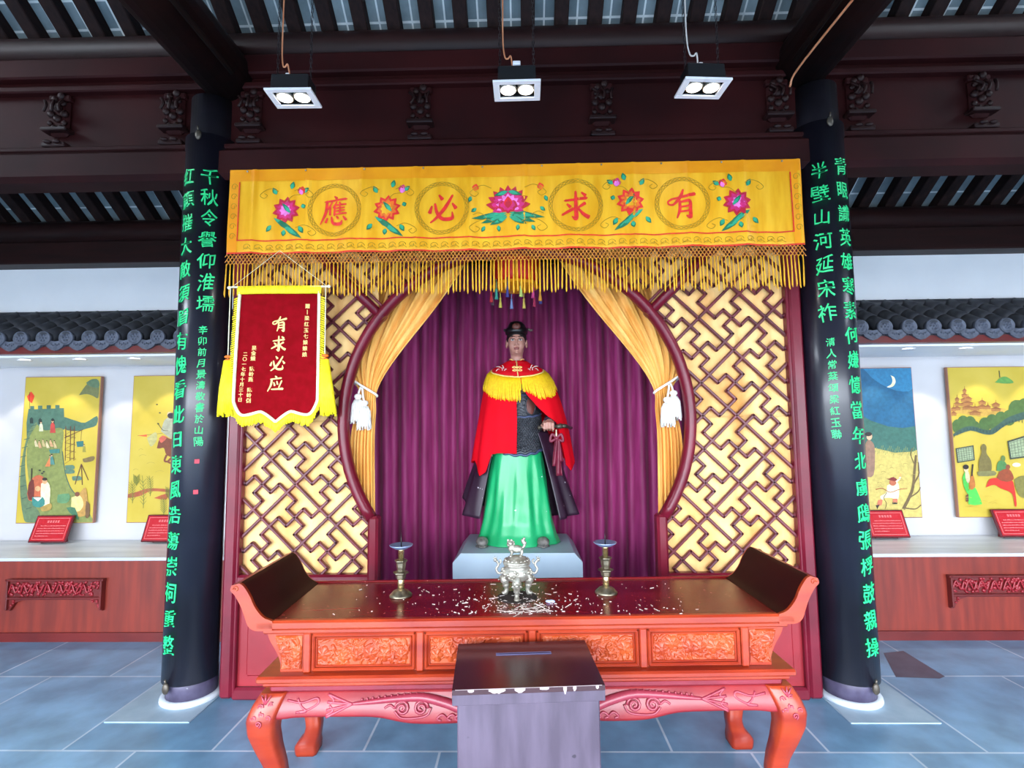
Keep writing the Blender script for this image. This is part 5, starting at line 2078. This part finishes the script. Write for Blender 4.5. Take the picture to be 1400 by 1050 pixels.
# ------------------------------------------------------------------ altar table (local frame: x along, y depth, z up)
TX, TY, TR = .045, -.69, R(1.7)
t = thing('altar_table', 'long red-brown carved altar table with upturned ends and dragon apron', 'table', (TX, TY, 0), TR)
HL, HD, TZ = 1.085, .262, .78
mb = MB()
mb.box((0, 0, TZ - .0185), (2 * HL + .02, 2 * HD, .037), bev=.008)
mb.box((0, 0, TZ - .045), (2 * HL - .03, 2 * HD - .024, .022), bev=.006)
mb.build('top_frame', M['table'], t, world=False)
mb = MB()
mb.box((0, 0, TZ - .006), (2 * HL - .02, 2 * HD - .05, .0125), bev=.002)
mb.box((0, HD - .012, TZ + .004), (2 * HL - .02, .014, .01), bev=.003)
mb.build('top_panel', M['tabletop'], t, world=False)
for sg in (-1, 1):
    inner = smooth_path([(HL - .06, TZ), (HL - .022, TZ + .016), (HL + .012, TZ + .055), (HL + .034, TZ + .10), (HL + .06, TZ + .138), (HL + .078, TZ + .150)], 5)
    outer = smooth_path([(HL + .108, TZ + .142), (HL + .112, TZ + .122), (HL + .092, TZ + .10), (HL + .066, TZ + .055), (HL + .05, TZ + .015), (HL + .035, TZ - .02), (HL + .005, TZ - .037), (HL - .06, TZ - .037)], 5)
    pr = [(sg * x, z) for x, z in inner + outer]
    if sg < 0:
        pr = pr[::-1]
    mb = MB()
    mb.prism(pr, -HD, HD, 'y')
    en = mb.build('upturned_end', M['table'], t, world=False)
    mb = MB()
    ii = [(sg * (x - .002), z + .0015) for x, z in inner]
    mb.grid(lambda u, v: (*[ii[min(int(round(u * (len(ii) - 1))), len(ii) - 1)][0:1][0]], ) if False else (ii[int(round(u * (len(ii) - 1)))][0], -HD + .012 + (2 * HD - .024) * v, ii[int(round(u * (len(ii) - 1)))][1]), len(ii), 2)
    if sg > 0:
        mb.f = [f[::-1] for f in mb.f]
    mb.build('end_face', M['tableend'], en, world=False)
    mb = MB()
    for yy in (-HD - .001, HD + .001):
        mb.tube([(sg * (HL + .09 + .012 * math.cos(a) * (1 - a / 9)), yy, TZ + .128 + .012 * math.sin(a) * (1 - a / 9)) for a in np.linspace(0, 7, 18)], .003, 6)
    mb.build('end_scroll', M['carve'], en, world=False)


def relief(x0, x1, z0, z1, y, seed, nx, nz, depth=.017, n_fl=6, n_lf=75, side=1):
    """carved flowers, leaves and stems as a height field"""
    r = np.random.default_rng(seed)
    X, Z = np.meshgrid(np.linspace(x0, x1, nx), np.linspace(z0, z1, nz), indexing='ij')
    H = np.zeros_like(X)
    for k in range(n_lf):
        cx, cz, a = r.uniform(x0, x1), r.uniform(z0, z1), r.uniform(0, PI)
        l, w_ = r.uniform(.013, .026), r.uniform(.005, .009)
        u = (X - cx) * math.cos(a) + (Z - cz) * math.sin(a)
        v = -(X - cx) * math.sin(a) + (Z - cz) * math.cos(a) - 6 * u * u
        e = np.clip(1 - (u / l) ** 2 - (v / w_) ** 2, 0, 1)
        H = np.maximum(H, .75 * np.sqrt(e) - .35 * np.exp(-(v / .0018) ** 2) * (e > 0))
    for k in range(int(n_lf * .4)):
        cx, cz = r.uniform(x0, x1), r.uniform(z0, z1)
        rad = np.hypot(X - cx, Z - cz)
        R0 = r.uniform(.015, .035)
        a = np.arctan2(Z - cz, X - cx)
        H = np.maximum(H, .5 * np.exp(-((rad - R0) / .003) ** 2) * (np.sin(a + r.uniform(0, 6)) > -.2))
    for k in range(n_fl):
        cx = x0 + (x1 - x0) * (k + .5 + r.uniform(-.25, .25)) / n_fl
        cz = r.uniform(z0 + .03, z1 - .03) if z1 - z0 > .07 else (z0 + z1) / 2
        rad, a = np.hypot(X - cx, Z - cz), np.arctan2(Z - cz, X - cx)
        R0 = r.uniform(.024, .034)
        pet = np.clip(1 - rad / (R0 * (.72 + .28 * np.abs(np.cos(2.5 * a + k)))), 0, 1) ** .45
        pet = pet * (.72 + .28 * np.abs(np.cos(2.5 * a + k)))
        H = np.where(pet > 0.05, np.maximum(H * .3, pet), H)
        H = np.where(rad < .007, 1.0, H)
    b = np.minimum(np.minimum(X - x0, x1 - X), np.minimum(Z - z0, z1 - Z))
    H *= np.clip(b / .006, 0, 1)
    mb = MB()
    v = [(X[i, j], y - side * depth * H[i, j], Z[i, j]) for j in range(nz) for i in range(nx)]
    f = [(j * nx + i, j * nx + i + 1, (j + 1) * nx + i + 1, (j + 1) * nx + i) for j in range(nz - 1) for i in range(nx - 1)]
    mb.add(v, f, True)
    return mb


def framed(mb, x0, x1, z0, z1, y, wd, th):
    for (a, b, c, d) in ((x0, x1, z1 - wd, z1), (x0, x1, z0, z0 + wd), (x0, x0 + wd, z0, z1), (x1 - wd, x1, z0, z1)):
        mb.box(((a + b) / 2, y - th / 2, (c + d) / 2), (b - a, th, d - c), bev=th * .45)


CZ0, CZ1, CY = .572, .726, -HD + .022
mb = MB()
prf = smooth_path([(-1.055, CZ1), (-1.045, CZ1 - .03), (-1.015, CZ1 - .08), (-1.0, CZ1 - .12), (-1.0, CZ0)], 5)
pr = prf + [(-x, z) for x, z in prf[::-1]]
mb.prism(pr, CY + .006, -CY - .006, 'y')
mb.box((0, 0, CZ1 + .008), (2 * HL - .05, -2 * CY + .012, .016), bev=.005)
mb.build('case', M['table'], t, world=False)
cells = [(-.862, -.415), (-.418 + .03, .018), (.065 - .025, .455), (.49 - .025, .88 - .005)]
cells = [(-.868, -.448), (-.408, .008), (.048, .464), (.504, .868)]
cells = [(-.872, -.452), (-.416, .004), (.040, .456), (.492, .872)]
for k, (a, b) in enumerate(cells):
    mb = MB()
    framed(mb, a, b, CZ0 + .003, CZ1 - .003, CY + .006, .014, .014)
    framed(mb, a + .016, b - .016, CZ0 + .019, CZ1 - .019, CY + .006, .007, .009)
    dr = mb.build('panel_frame', M['table'], t, world=False)
    relief(a + .022, b - .022, CZ0 + .025, CZ1 - .025, CY + .004, 20 + k, 210, 64).build('carved_flowers', M['carve'], dr, world=False)
for x in (-.890, -.434, .022, .474, .890):
    mb = MB()
    mb.box((x, CY, (CZ0 + CZ1) / 2), (.030, .016, CZ1 - CZ0), bev=.004)
    mb.box((x, -CY, (CZ0 + CZ1) / 2), (.030, .016, CZ1 - CZ0), bev=.004)
    mb.build('stile', M['table'], t, world=False)
for sg in (-1, 1):
    mb = relief(.912, .995, CZ0 + .012, CZ1 - .012, CY + .002, 40 + sg, 60, 90, n_fl=2, n_lf=34)
    mb.v = [(sg * (p[0] + max(0, (p[2] - CZ0 - .05)) * .30 * (p[0] - .912) / .083), p[1], p[2]) for p in mb.v]
    if sg < 0:
        mb.f = [f[::-1] for f in mb.f]
    mb.build('end_carving', M['carve'], t, world=False)
mb = MB()
mb.box((0, 0, .557), (2.16, 2 * HD + .035, .028), bev=.008)
mb.box((0, 0, .535), (2.12, 2 * HD + .0, .02), bev=.006)
mb.build('shelf', M['table'], t, world=False)
mb = MB()
mb.box((0, 0, .51), (2.08, 2 * HD - .04, .034), bev=.01)
mb.build('waist', mat('plum_red_waist', (112, 24, 38), (130, 32, 46), rough=.38, coat=.1), t, world=False)

# dragon-carved aprons
ap = smooth_path([(-.98, .405), (-.90, .412), (-.74, .412), (-.60, .408), (-.48, .385), (-.36, .380), (-.25, .385), (-.17, .405), (0, .415)], 6)
ap = ap + [(-x, z) for x, z in ap[-2::-1]]
for sy in (-1, 1):
    mb = MB()
    n_ = 70

    def apf(u, v):
        x = -1.02 + 2.04 * u
        zb = lerp(ap, x)[0]
        z = .497 + (zb - .497) * v
        return (x, sy * (HD - .03 + .034 * math.sin(v * PI * .55)), z)
    mb.grid(apf, 140, 12)
    if sy > 0:
        mb.f = [f[::-1] for f in mb.f]
    apn = mb.build('apron', M['redboard'] if False else mat('apron_red_lacquer', (124, 26, 34), (146, 38, 40), rough=.38, scale=4, coat=.15), t, world=False, solid=.02, offset=1)
    if sy < 0:
        def on(x, z, d):
            v = (.497 - z) / .1
            return (x, -(HD - .03 + .034 * math.sin(min(1, max(0, v)) * PI * .55)) - d, z)
        mb = MB()
        for sg in (-1, 1):
            def tb(pts, r):
                mb.tube([on(sg * p[0], p[1], .001) for p in smooth_path(pts, 7)], r * 1.3, 8, flat=.9)
            # body, tail, claws and clouds
            path = [(.70, .455), (.62, .462), (.52, .470), (.42, .472), (.33, .455), (.26, .435), (.18, .43), (.10, .445), (.03, .455)]
            sp = smooth_path(path, 8)
            mb.tube([on(sg * p[0], p[1], 0) for p in sp], [.007 + .014 * math.sin(min(1, k / len(sp) * 1.4) * PI * .6) for k in range(len(sp))], 10, flat=.9)
            for k in range(4, len(sp) - 2, 2):
                mb.ball(on(sg * sp[k][0], sp[k][1] + .012, .006), (.005, .005, .006), 6, 4)
            for a in (20, 5, -12, -28):
                tb([(.70, .455), (.735, .455 + .03 * math.sin(R(a))), (.80, .455 + .09 * math.sin(R(a)))], .0045)
            tb([(.80, .487), (.775, .468), (.79, .455)], .004)
            tb([(.80, .42), (.775, .435), (.79, .452)], .004)
            for cx, cz, s_ in ((.50, .438, 1), (.425, .438, -1)):
                sc = [(cx + s_ * .030 * (1 - k / 22) * math.cos(k * .62), cz + .026 * (1 - k / 22) * math.sin(k * .62)) for k in range(20)]
                mb.tube([on(sg * p[0], p[1], .001) for p in sc], .006, 6)
            tb([(.53, .43), (.50, .405), (.44, .405), (.40, .415), (.385, .44)], .004)
            tb([(.53, .44), (.55, .45), (.57, .44)], .004)
            for cx in (.30, .34, .27):
                tb([(cx - .02, .40), (cx, .415), (cx + .02, .40), (cx + .005, .393)], .004)
            tb([(.92, .475), (.90, .45), (.88, .435), (.905, .43)], .004)
            tb([(.96, .47), (.90, .462), (.845, .475), (.835, .46), (.87, .44), (.92, .43)], .004)
        mb.build('dragon_carving', mat('carved_plum_red', (136, 40, 56), (156, 56, 72), rough=.38, coat=.15), apn, world=False)
for sx in (-1, 1):
    mb = MB()
    mb.prism([(-.20, .497), (.20, .497), (.20, .43), (.12, .41), (.05, .395), (-.05, .395), (-.12, .41), (-.20, .43)], sx * 1.0, sx * 1.03, 'x')
    mb.build('side_apron', M['table'], t, world=False)
# cabriole legs
for sx in (-1, 1):
    for sy in (-1, 1):
        # (z, outward offset of the centre, half-width)
        tabl = [(.0, .012, .050), (.018, .014, .054), (.045, .012, .050), (.075, -.012, .036), (.13, -.026, .0335), (.20, -.014, .037), (.27, .006, .043), (.34, .022, .050), (.40, .022, .056), (.45, .004, .056), (.498, -.02, .05)]
        rs = []
        for z in np.linspace(0, .498, 36):
            o, hw = lerp(tabl, z)
            o2, hw2 = lerp(tabl, max(0, z - .014))
            o, hw = (o + o2) / 2, (hw + hw2) / 2
            cx, cy = sx * (1.035 + o), sy * (.215 + o * .8)
            c_ = .25
            row = []
            for (u, v) in ((-1, -1 + c_), (-1 + c_, -1), (1 - c_, -1), (1, -1 + c_), (1, 1 - c_), (1 - c_, 1), (-1 + c_, 1), (-1, 1 - c_)):
                row.append((cx + u * hw, cy + v * hw, z))
            rs.append(row)
        mb = MB()
        mb.rings(rs, smooth=True)
        lg = mb.build('leg', M['table'], t, world=False)
        if sy < 0:
            mb = MB()
            bx, byy = sx * 1.05, -.285
            for k, (dx, dz) in enumerate(((-.02, .455), (.018, .46), (0, .43), (-.028, .42), (.028, .42), (0, .40))):
                o, hw = lerp(tabl, dz)
                yy = -(.215 + o * .8) - hw - .001
                sc = [(sx * (1.035 + o) + dx + .013 * (1 - q / 14) * math.cos(q * .7 + k), yy, dz + .013 * (1 - q / 14) * math.sin(q * .7 + k)) for q in range(13)]
                mb.tube(sc, .0032, 6)
            for a in (60, 90, 120):
                mb.tube([(sx * 1.04, -.268, .465), (sx * 1.04 + .04 * math.cos(R(a)), -.262, .465 + .035 * math.sin(R(a)))], [.006, .002], 6)
            mb.build('carved_mask', MATS['carved_plum_red'], lg, world=False)


def on_table(wx, wy):
    return (wx, wy, TZ + .0008)


# scraps of wax, ash and scratches scattered over the top around the burner
mb = MB()
rr = random.Random(21)
for k in range(300):
    if k < 210:
        x, y = rr.gauss(.03, .22), rr.gauss(-.80, .085)
    else:
        x, y = rr.uniform(-.75, .8), rr.uniform(-.92, -.50)
    if not (-.90 < x < .95 and -.925 < y < -.47):
        continue
    a, l, wd = rr.uniform(0, PI), rr.expovariate(1 / .006) + .002, rr.uniform(.001, .0028)
    if abs(x) < .25 and rr.random() < .2:
        l *= 2.2
        wd = .0016
    l = min(l, .06)
    mb.box((x, y, TZ + .0016), (l, wd, .002), rz=a)
for k in range(26):
    a = rr.uniform(0, PI)
    x, y = .06 + rr.gauss(0, .05), -.86 + rr.gauss(0, .022)
    mb.box((x, y, TZ + .003 + .0002 * k), (rr.uniform(.03, .075), .0016, .0016), rz=a)
o = mb.build('wax_scraps', M['ash'])
tag(o, 'pale scraps of ash, wax and incense sticks scattered around the burner on the tabletop', 'debris', kind='stuff')
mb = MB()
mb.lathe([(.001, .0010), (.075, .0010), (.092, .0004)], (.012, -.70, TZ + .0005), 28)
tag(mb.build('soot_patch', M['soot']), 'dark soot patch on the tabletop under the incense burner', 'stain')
mb = MB()
for k in range(6):
    mb.ball((.158 + rr.uniform(-.012, .012), -.772 + rr.uniform(-.005, .005), TZ + .005), (.011, .008, .006), 8, 5)
tag(mb.build('crumpled_paper', pmat('blue_white_paper', (176, 186, 226))), 'small crumpled blue-white paper scrap right of the incense burner', 'paper')

# ------------------------------------------------------------------ candlesticks
t = thing('candlestick', 'metal candlestick with spike and drip dish on the left of the incense burner', 'candlestick', (-.524, -.678, TZ), group='pair of candlesticks on the altar')
MB().lathe([(.001, .0), (.050, .0), (.052, .006), (.046, .012), (.034, .024), (.022, .030), (.016, .033)], n=32).build('foot', M['pewter_dark'], t, world=False)
mb = MB()
mb.lathe([(.015, .03), (.015, .075), (.013, .078)], n=20)
mb.lathe([(.012, .115), (.013, .15)], n=20)
mb.lathe([(.012, .160), (.013, .205), (.018, .212)], n=20)
mb.build('stem', M['brassy'], t, world=False)
mb = MB()
mb.lathe([(.013, .072), (.022, .082), (.024, .098), (.036, .104), (.036, .109), (.020, .114), (.017, .12)], n=6, smooth=False)
mb.lathe([(.018, .118), (.021, .130), (.024, .152), (.030, .158), (.030, .163), (.012, .168)], n=6, smooth=False)
mb.build('knop', M['pewter_dark'], t, world=False)
MB().lathe([(.012, .208), (.030, .214), (.050, .226), (.054, .2315), (.052, .2325), (.030, .2205), (.001, .2175)], n=36).build('drip_dish', M['dish'], t, world=False)
MB().tube([(0, 0, .214), (0, 0, .25), (0, 0, .285)], [.0028, .0024, .0008], 8).build('spike', M['black'], t, world=False)
c = copy_tree(t)
c.location = (.423, -.647, TZ)
tag(c, 'metal candlestick with spike and drip dish on the right of the incense burner')

# ------------------------------------------------------------------ incense burner
BXc, BYc = .011, -.690
t = thing('incense_burner', 'pale metal three-legged incense burner with a lion on its lid', 'incense burner', (BXc, BYc, TZ))
mb = MB()
mb.lathe([(.001, .072), (.035, .072), (.056, .082), (.068, .10), (.068, .116), (.060, .130), (.055, .138), (.060, .143), (.062, .148), (.058, .151), (.001, .151)], n=36)
rr = random.Random(2)
for k in range(40):
    a, z = rr.uniform(0, 2 * PI), rr.uniform(.088, .126)
    r_ = lerp([(.082, .056), (.10, .068), (.116, .068), (.13, .06)], z)[0]
    mb.ball((r_ * math.cos(a), r_ * math.sin(a), z), (.008, .008, .006), 8, 5)
mb.build('bowl', M['pewter'], t, world=False)
mb = MB()
mb.lathe([(.062, .151), (.064, .155), (.058, .162), (.046, .170), (.034, .178), (.022, .182), (.001, .184)], n=32)
for k in range(16):
    a = 2 * PI * k / 16
    mb.ball((.052 * math.cos(a), .052 * math.sin(a), .166), (.007, .007, .005), 8, 5)
ld = mb.build('lid', M['pewter'], t, world=False)
mb = MB()
# lion: trunk, chest, head turned aside, mane, ears, four legs, raised tail
mb.ball((.0, .0, .212), (.030, .017, .017), 14, 10)
mb.ball((-.022, 0, .216), (.018, .017, .020), 12, 8)
mb.ball((-.030, -.008, .238), (.014, .014, .014), 12, 8)
mb.ball((-.036, -.018, .234), (.008, .009, .007), 10, 6)
for k in range(10):
    a = 2 * PI * k / 10
    mb.ball((-.026 + .014 * math.cos(a), -.002, .236 + .014 * math.sin(a)), .0055, 8, 5)
for dx in (-.008, .008):
    mb.ball((-.031 + dx, -.005, .252), (.004, .003, .006), 8, 5)
for x, y in ((-.024, -.011), (-.022, .011), (.022, -.011), (.022, .011)):
    mb.tube([(x, y, .212), (x + .003, y, .196), (x - .002, y - .002, .184)], [.009, .006, .006], 8)
    mb.ball((x - .003, y - .005, .184), (.007, .009, .005), 8, 5)
mb.tube(smooth_path([(.027, 0, .216), (.038, 0, .232), (.030, 0, .250), (.038, 0, .262)], 5), [.006] * 6 + [.010] * 6 + [.006] * 4, 8)
mb.build('lion_finial', M['pewter'], ld, world=False)
for sg in (-1, 1):
    mb = MB()
    mb.tube(smooth_path([(sg * .062, 0, .112), (sg * .082, 0, .104), (sg * .094, 0, .122), (sg * .084, 0, .142), (sg * .092, 0, .158), (sg * .104, 0, .162)], 5), .0055, 8)
    mb.tube(smooth_path([(sg * .078, 0, .145), (sg * .072, 0, .158), (sg * .080, 0, .166)], 5), .004, 6)
    mb.ball((sg * .098, -.002, .164), (.009, .007, .007), 8, 5)
    for a in (30, 80, 130):
        mb.tube([(sg * .098, 0, .166), (sg * (.098 + .014 * math.cos(R(a))), 0, .168 + .014 * math.sin(R(a)))], [.003, .001], 5)
    mb.build('handle', M['pewter'], t, world=False)
for a in (-90, 30, 150):
    d = Vector((math.cos(R(a)), math.sin(R(a)), 0))
    mb = MB()
    p = [Vector((0, 0, .098)) + d * .050, Vector((0, 0, .075)) + d * .064, Vector((0, 0, .045)) + d * .060, Vector((0, 0, .022)) + d * .056, Vector((0, 0, .006)) + d * .064]
    mb.tube(smooth_path(p, 4), [.020] * 4 + [.022] * 3 + [.015] * 3 + [.010] * 4 + [.012] * 3, 10)
    mb.ball(Vector((0, 0, .008)) + d * .068, (.014, .014, .008), 10, 6)
    c_ = Vector((0, 0, .072)) + d * .086
    mb.ball(c_, (.010, .010, .009), 8, 5)
    side = Vector((-d.y, d.x, 0))
    for s_ in (-1, 1):
        mb.ball(c_ + side * .010 * s_ + Vector((0, 0, .010)) - d * .004, .0045, 8, 5)
        mb.tube([c_ + side * .014 * s_ + Vector((0, 0, .0)), c_ + side * .024 * s_ + Vector((0, 0, -.006))], [.005, .002], 6)
    mb.build('leg', M['pewter'], t, world=False)

# ------------------------------------------------------------------ donation box
t = thing('donation_box', 'brown-purple lacquered donation box with a slot in its chipped lid', 'box', (.044, -1.165, 0), R(3.9))
LW, LD, LZ = .502, .358, .70
mb = MB()
mb.box((0, 0, .335), (LW - .032, LD - .028, .664), bev=.004)
mb.box((0, 0, .012), (LW - .02, LD - .016, .024), bev=.004)
mb.build('body', M['box'], t, world=False)
mb = MB()
sl_w, sl_d = .20, .010
y0 = .075
# lid top in four pieces around the slot
for (xa, xb, ya, yb) in ((-LW / 2, LW / 2, -LD / 2, y0 - sl_d / 2), (-LW / 2, LW / 2, y0 + sl_d / 2, LD / 2), (-LW / 2, -sl_w / 2, y0 - sl_d / 2, y0 + sl_d / 2), (sl_w / 2, LW / 2, y0 - sl_d / 2, y0 + sl_d / 2)):
    mb.box(((xa + xb) / 2, (ya + yb) / 2, LZ - .008), (xb - xa, yb - ya, .016))
lid = mb.build('lid', M['boxlid'], t, world=False)
mb = MB()
for (c, d) in (((0, -LD / 2 + .008, LZ - .0325), (LW, .016, .034)), ((0, LD / 2 - .008, LZ - .0325), (LW, .016, .034)), ((-LW / 2 + .008, 0, LZ - .0325), (.016, LD - .032, .034)), ((LW / 2 - .008, 0, LZ - .0325), (.016, LD - .032, .034))):
    mb.box(c, d, bev=.0015)
mb.build('lid_edge', M['box'], lid, world=False)
mb = MB()
for (a, b, c, d) in ((-sl_w / 2 - .004, sl_w / 2 + .004, y0 - sl_d / 2 - .003, y0 - sl_d / 2), (-sl_w / 2 - .004, sl_w / 2 + .004, y0 + sl_d / 2, y0 + sl_d / 2 + .003)):
    mb.box(((a + b) / 2, (c + d) / 2, LZ + .0008), (b - a, d - c, .0025))
mb.build('slot_rim', mat('blue_grey_slot_rim', (84, 86, 124), (98, 100, 140), rough=.35, metal=.4), lid, world=False)
mb = MB()
rr = random.Random(9)
for (x, wd, h) in ((-.105, .055, .010), (-.03, .035, .010), (.118, .012, .020), (.15, .012, .012), (-.19, .02, .004), (.05, .03, .003), (.225, .010, .006)):
    pts = []
    n_ = 8
    top = [(x - wd / 2 + wd * k / n_, LZ - .0005) for k in range(n_ + 1)]
    bot = [(x + wd / 2 - wd * k / n_, LZ - .006 - h * math.sin(PI * (k + .3) / (n_ + .6)) * rr.uniform(.7, 1.1)) for k in range(n_ + 1)]
    mb.poly([(p[0], -LD / 2 - .0006, p[1]) for p in top + bot][::1])
mb.box((0, -LD / 2 + .0005, LZ + .0002), (LW - .02, .002, .0012))
mb.build('chipped_edge', M['chip'], lid, world=False)

# ------------------------------------------------------------------ hanging twin spotlights
def spotlight(x, y, z, rz, label):
    t = thing('twin_spotlight', label, 'spotlight', (x, y, z), rz, group='twin spotlights hung over the altar')
    W2, D2 = .122, .08
    mb = MB()
    for (c, d) in (((0, -D2 + .013, 0), (2 * W2, .026, .012)), ((0, D2 - .013, 0), (2 * W2, .026, .012)), ((-W2 + .016, 0, 0), (.032, 2 * D2 - .052, .012)), ((W2 - .016, 0, 0), (.032, 2 * D2 - .052, .012))):
        mb.box(c, d, bev=.0015)
    mb.build('trim', M['lamp_trim'], t, world=False)
    mb = MB()
    mb.box((0, 0, .075), (2 * W2 - .05, 2 * D2 - .05, .05), bev=.004)
    for (c, d) in (((0, -D2 + .024, .03), (2 * W2 - .05, .004, .06)), ((0, D2 - .024, .03), (2 * W2 - .05, .004, .06)), ((-W2 + .028, 0, .03), (.004, 2 * D2 - .05, .06)), ((W2 - .028, 0, .03), (.004, 2 * D2 - .05, .06))):
        mb.box(c, d)
    mb.build('housing', M['lamp_box'], t, world=False)
    for sx in (-1, 1):
        mb = MB()
        mb.lathe([(.043, .001), (.046, .006), (.034, .045), (.015, .055)], (sx * .046, 0, 0), 24)
        rf = mb.build('reflector', M['pewter'], t, world=False)
        mb = MB()
        mb.ball((sx * .046, 0, .004), (.041, .041, .012), 20, 8)
        mb.build('bulb', M['lamp_on'], rf, world=False)
    zt = roof_z(y) - .1
    mb = MB()
    for sx in (-1, 1):
        mb = MB()
        cx = sx * .088
        ln = zt - z - .10
        nl = int(ln / .024)
        for k in range(nl):
            zc = .10 + .024 * k + .012
            for s2 in (-1, 1):
                if k % 2:
                    mb.tube([(cx, s2 * .005, zc - .014), (cx, s2 * .005, zc + .014)], .0018, 4)
                else:
                    mb.tube([(cx + s2 * .005, 0, zc - .014), (cx + s2 * .005, 0, zc + .014)], .0018, 4)
        mb.build('chain', M['chain'], t, world=False)
    mb = MB()
    pts = [(-.070, .01, zt - z), (-.071, .01, .6), (-.072, .008, .30), (-.062, .0, .19), (-.045, -.01, .17), (-.03, -.012, .18), (-.02, 0, .10)]
    mb.tube(smooth_path(pts, 6), .0042, 6)
    mb.build('flex', M['wire_o'] if 'right' not in label else M['wire_w'], t, world=False)
    mb = MB()
    if 'middle' in label:
        mb.box((.0, -D2 + .03, .112), (.040, .02, .020), bev=.003)
    else:
        mb.box((-.02, -.03, .108), (.02, .02, .016), bev=.003)
    mb.build('connector', M['lamp_trim'], t, world=False)
    for sx in (-1, 1):
        ld_ = bpy.data.lights.new('spot_lamp', 'SPOT')
        ld_.energy = 7
        ld_.color = (1, .96, .9)
        ld_.spot_size = R(140)
        ld_.spot_blend = 1
        ld_.shadow_soft_size = .03
        lo_ = bpy.data.objects.new('spot_lamp', ld_)
        COL.objects.link(lo_)
        lo_.parent = t
        lo_.location = (sx * .046, 0, -.012)
        lo_.rotation_euler = (0, 0, 0)


spotlight(-1.150, -.538, 3.30, R(1), 'left-hand twin spotlight hanging over the altar from chains and a copper wire')
spotlight(.036, -.560, 3.30, R(-.5), 'middle twin spotlight hanging over the altar, with a white connector on top')
spotlight(1.004, -.545, 3.30, R(4), 'right-hand twin spotlight hanging over the altar from a white flex')
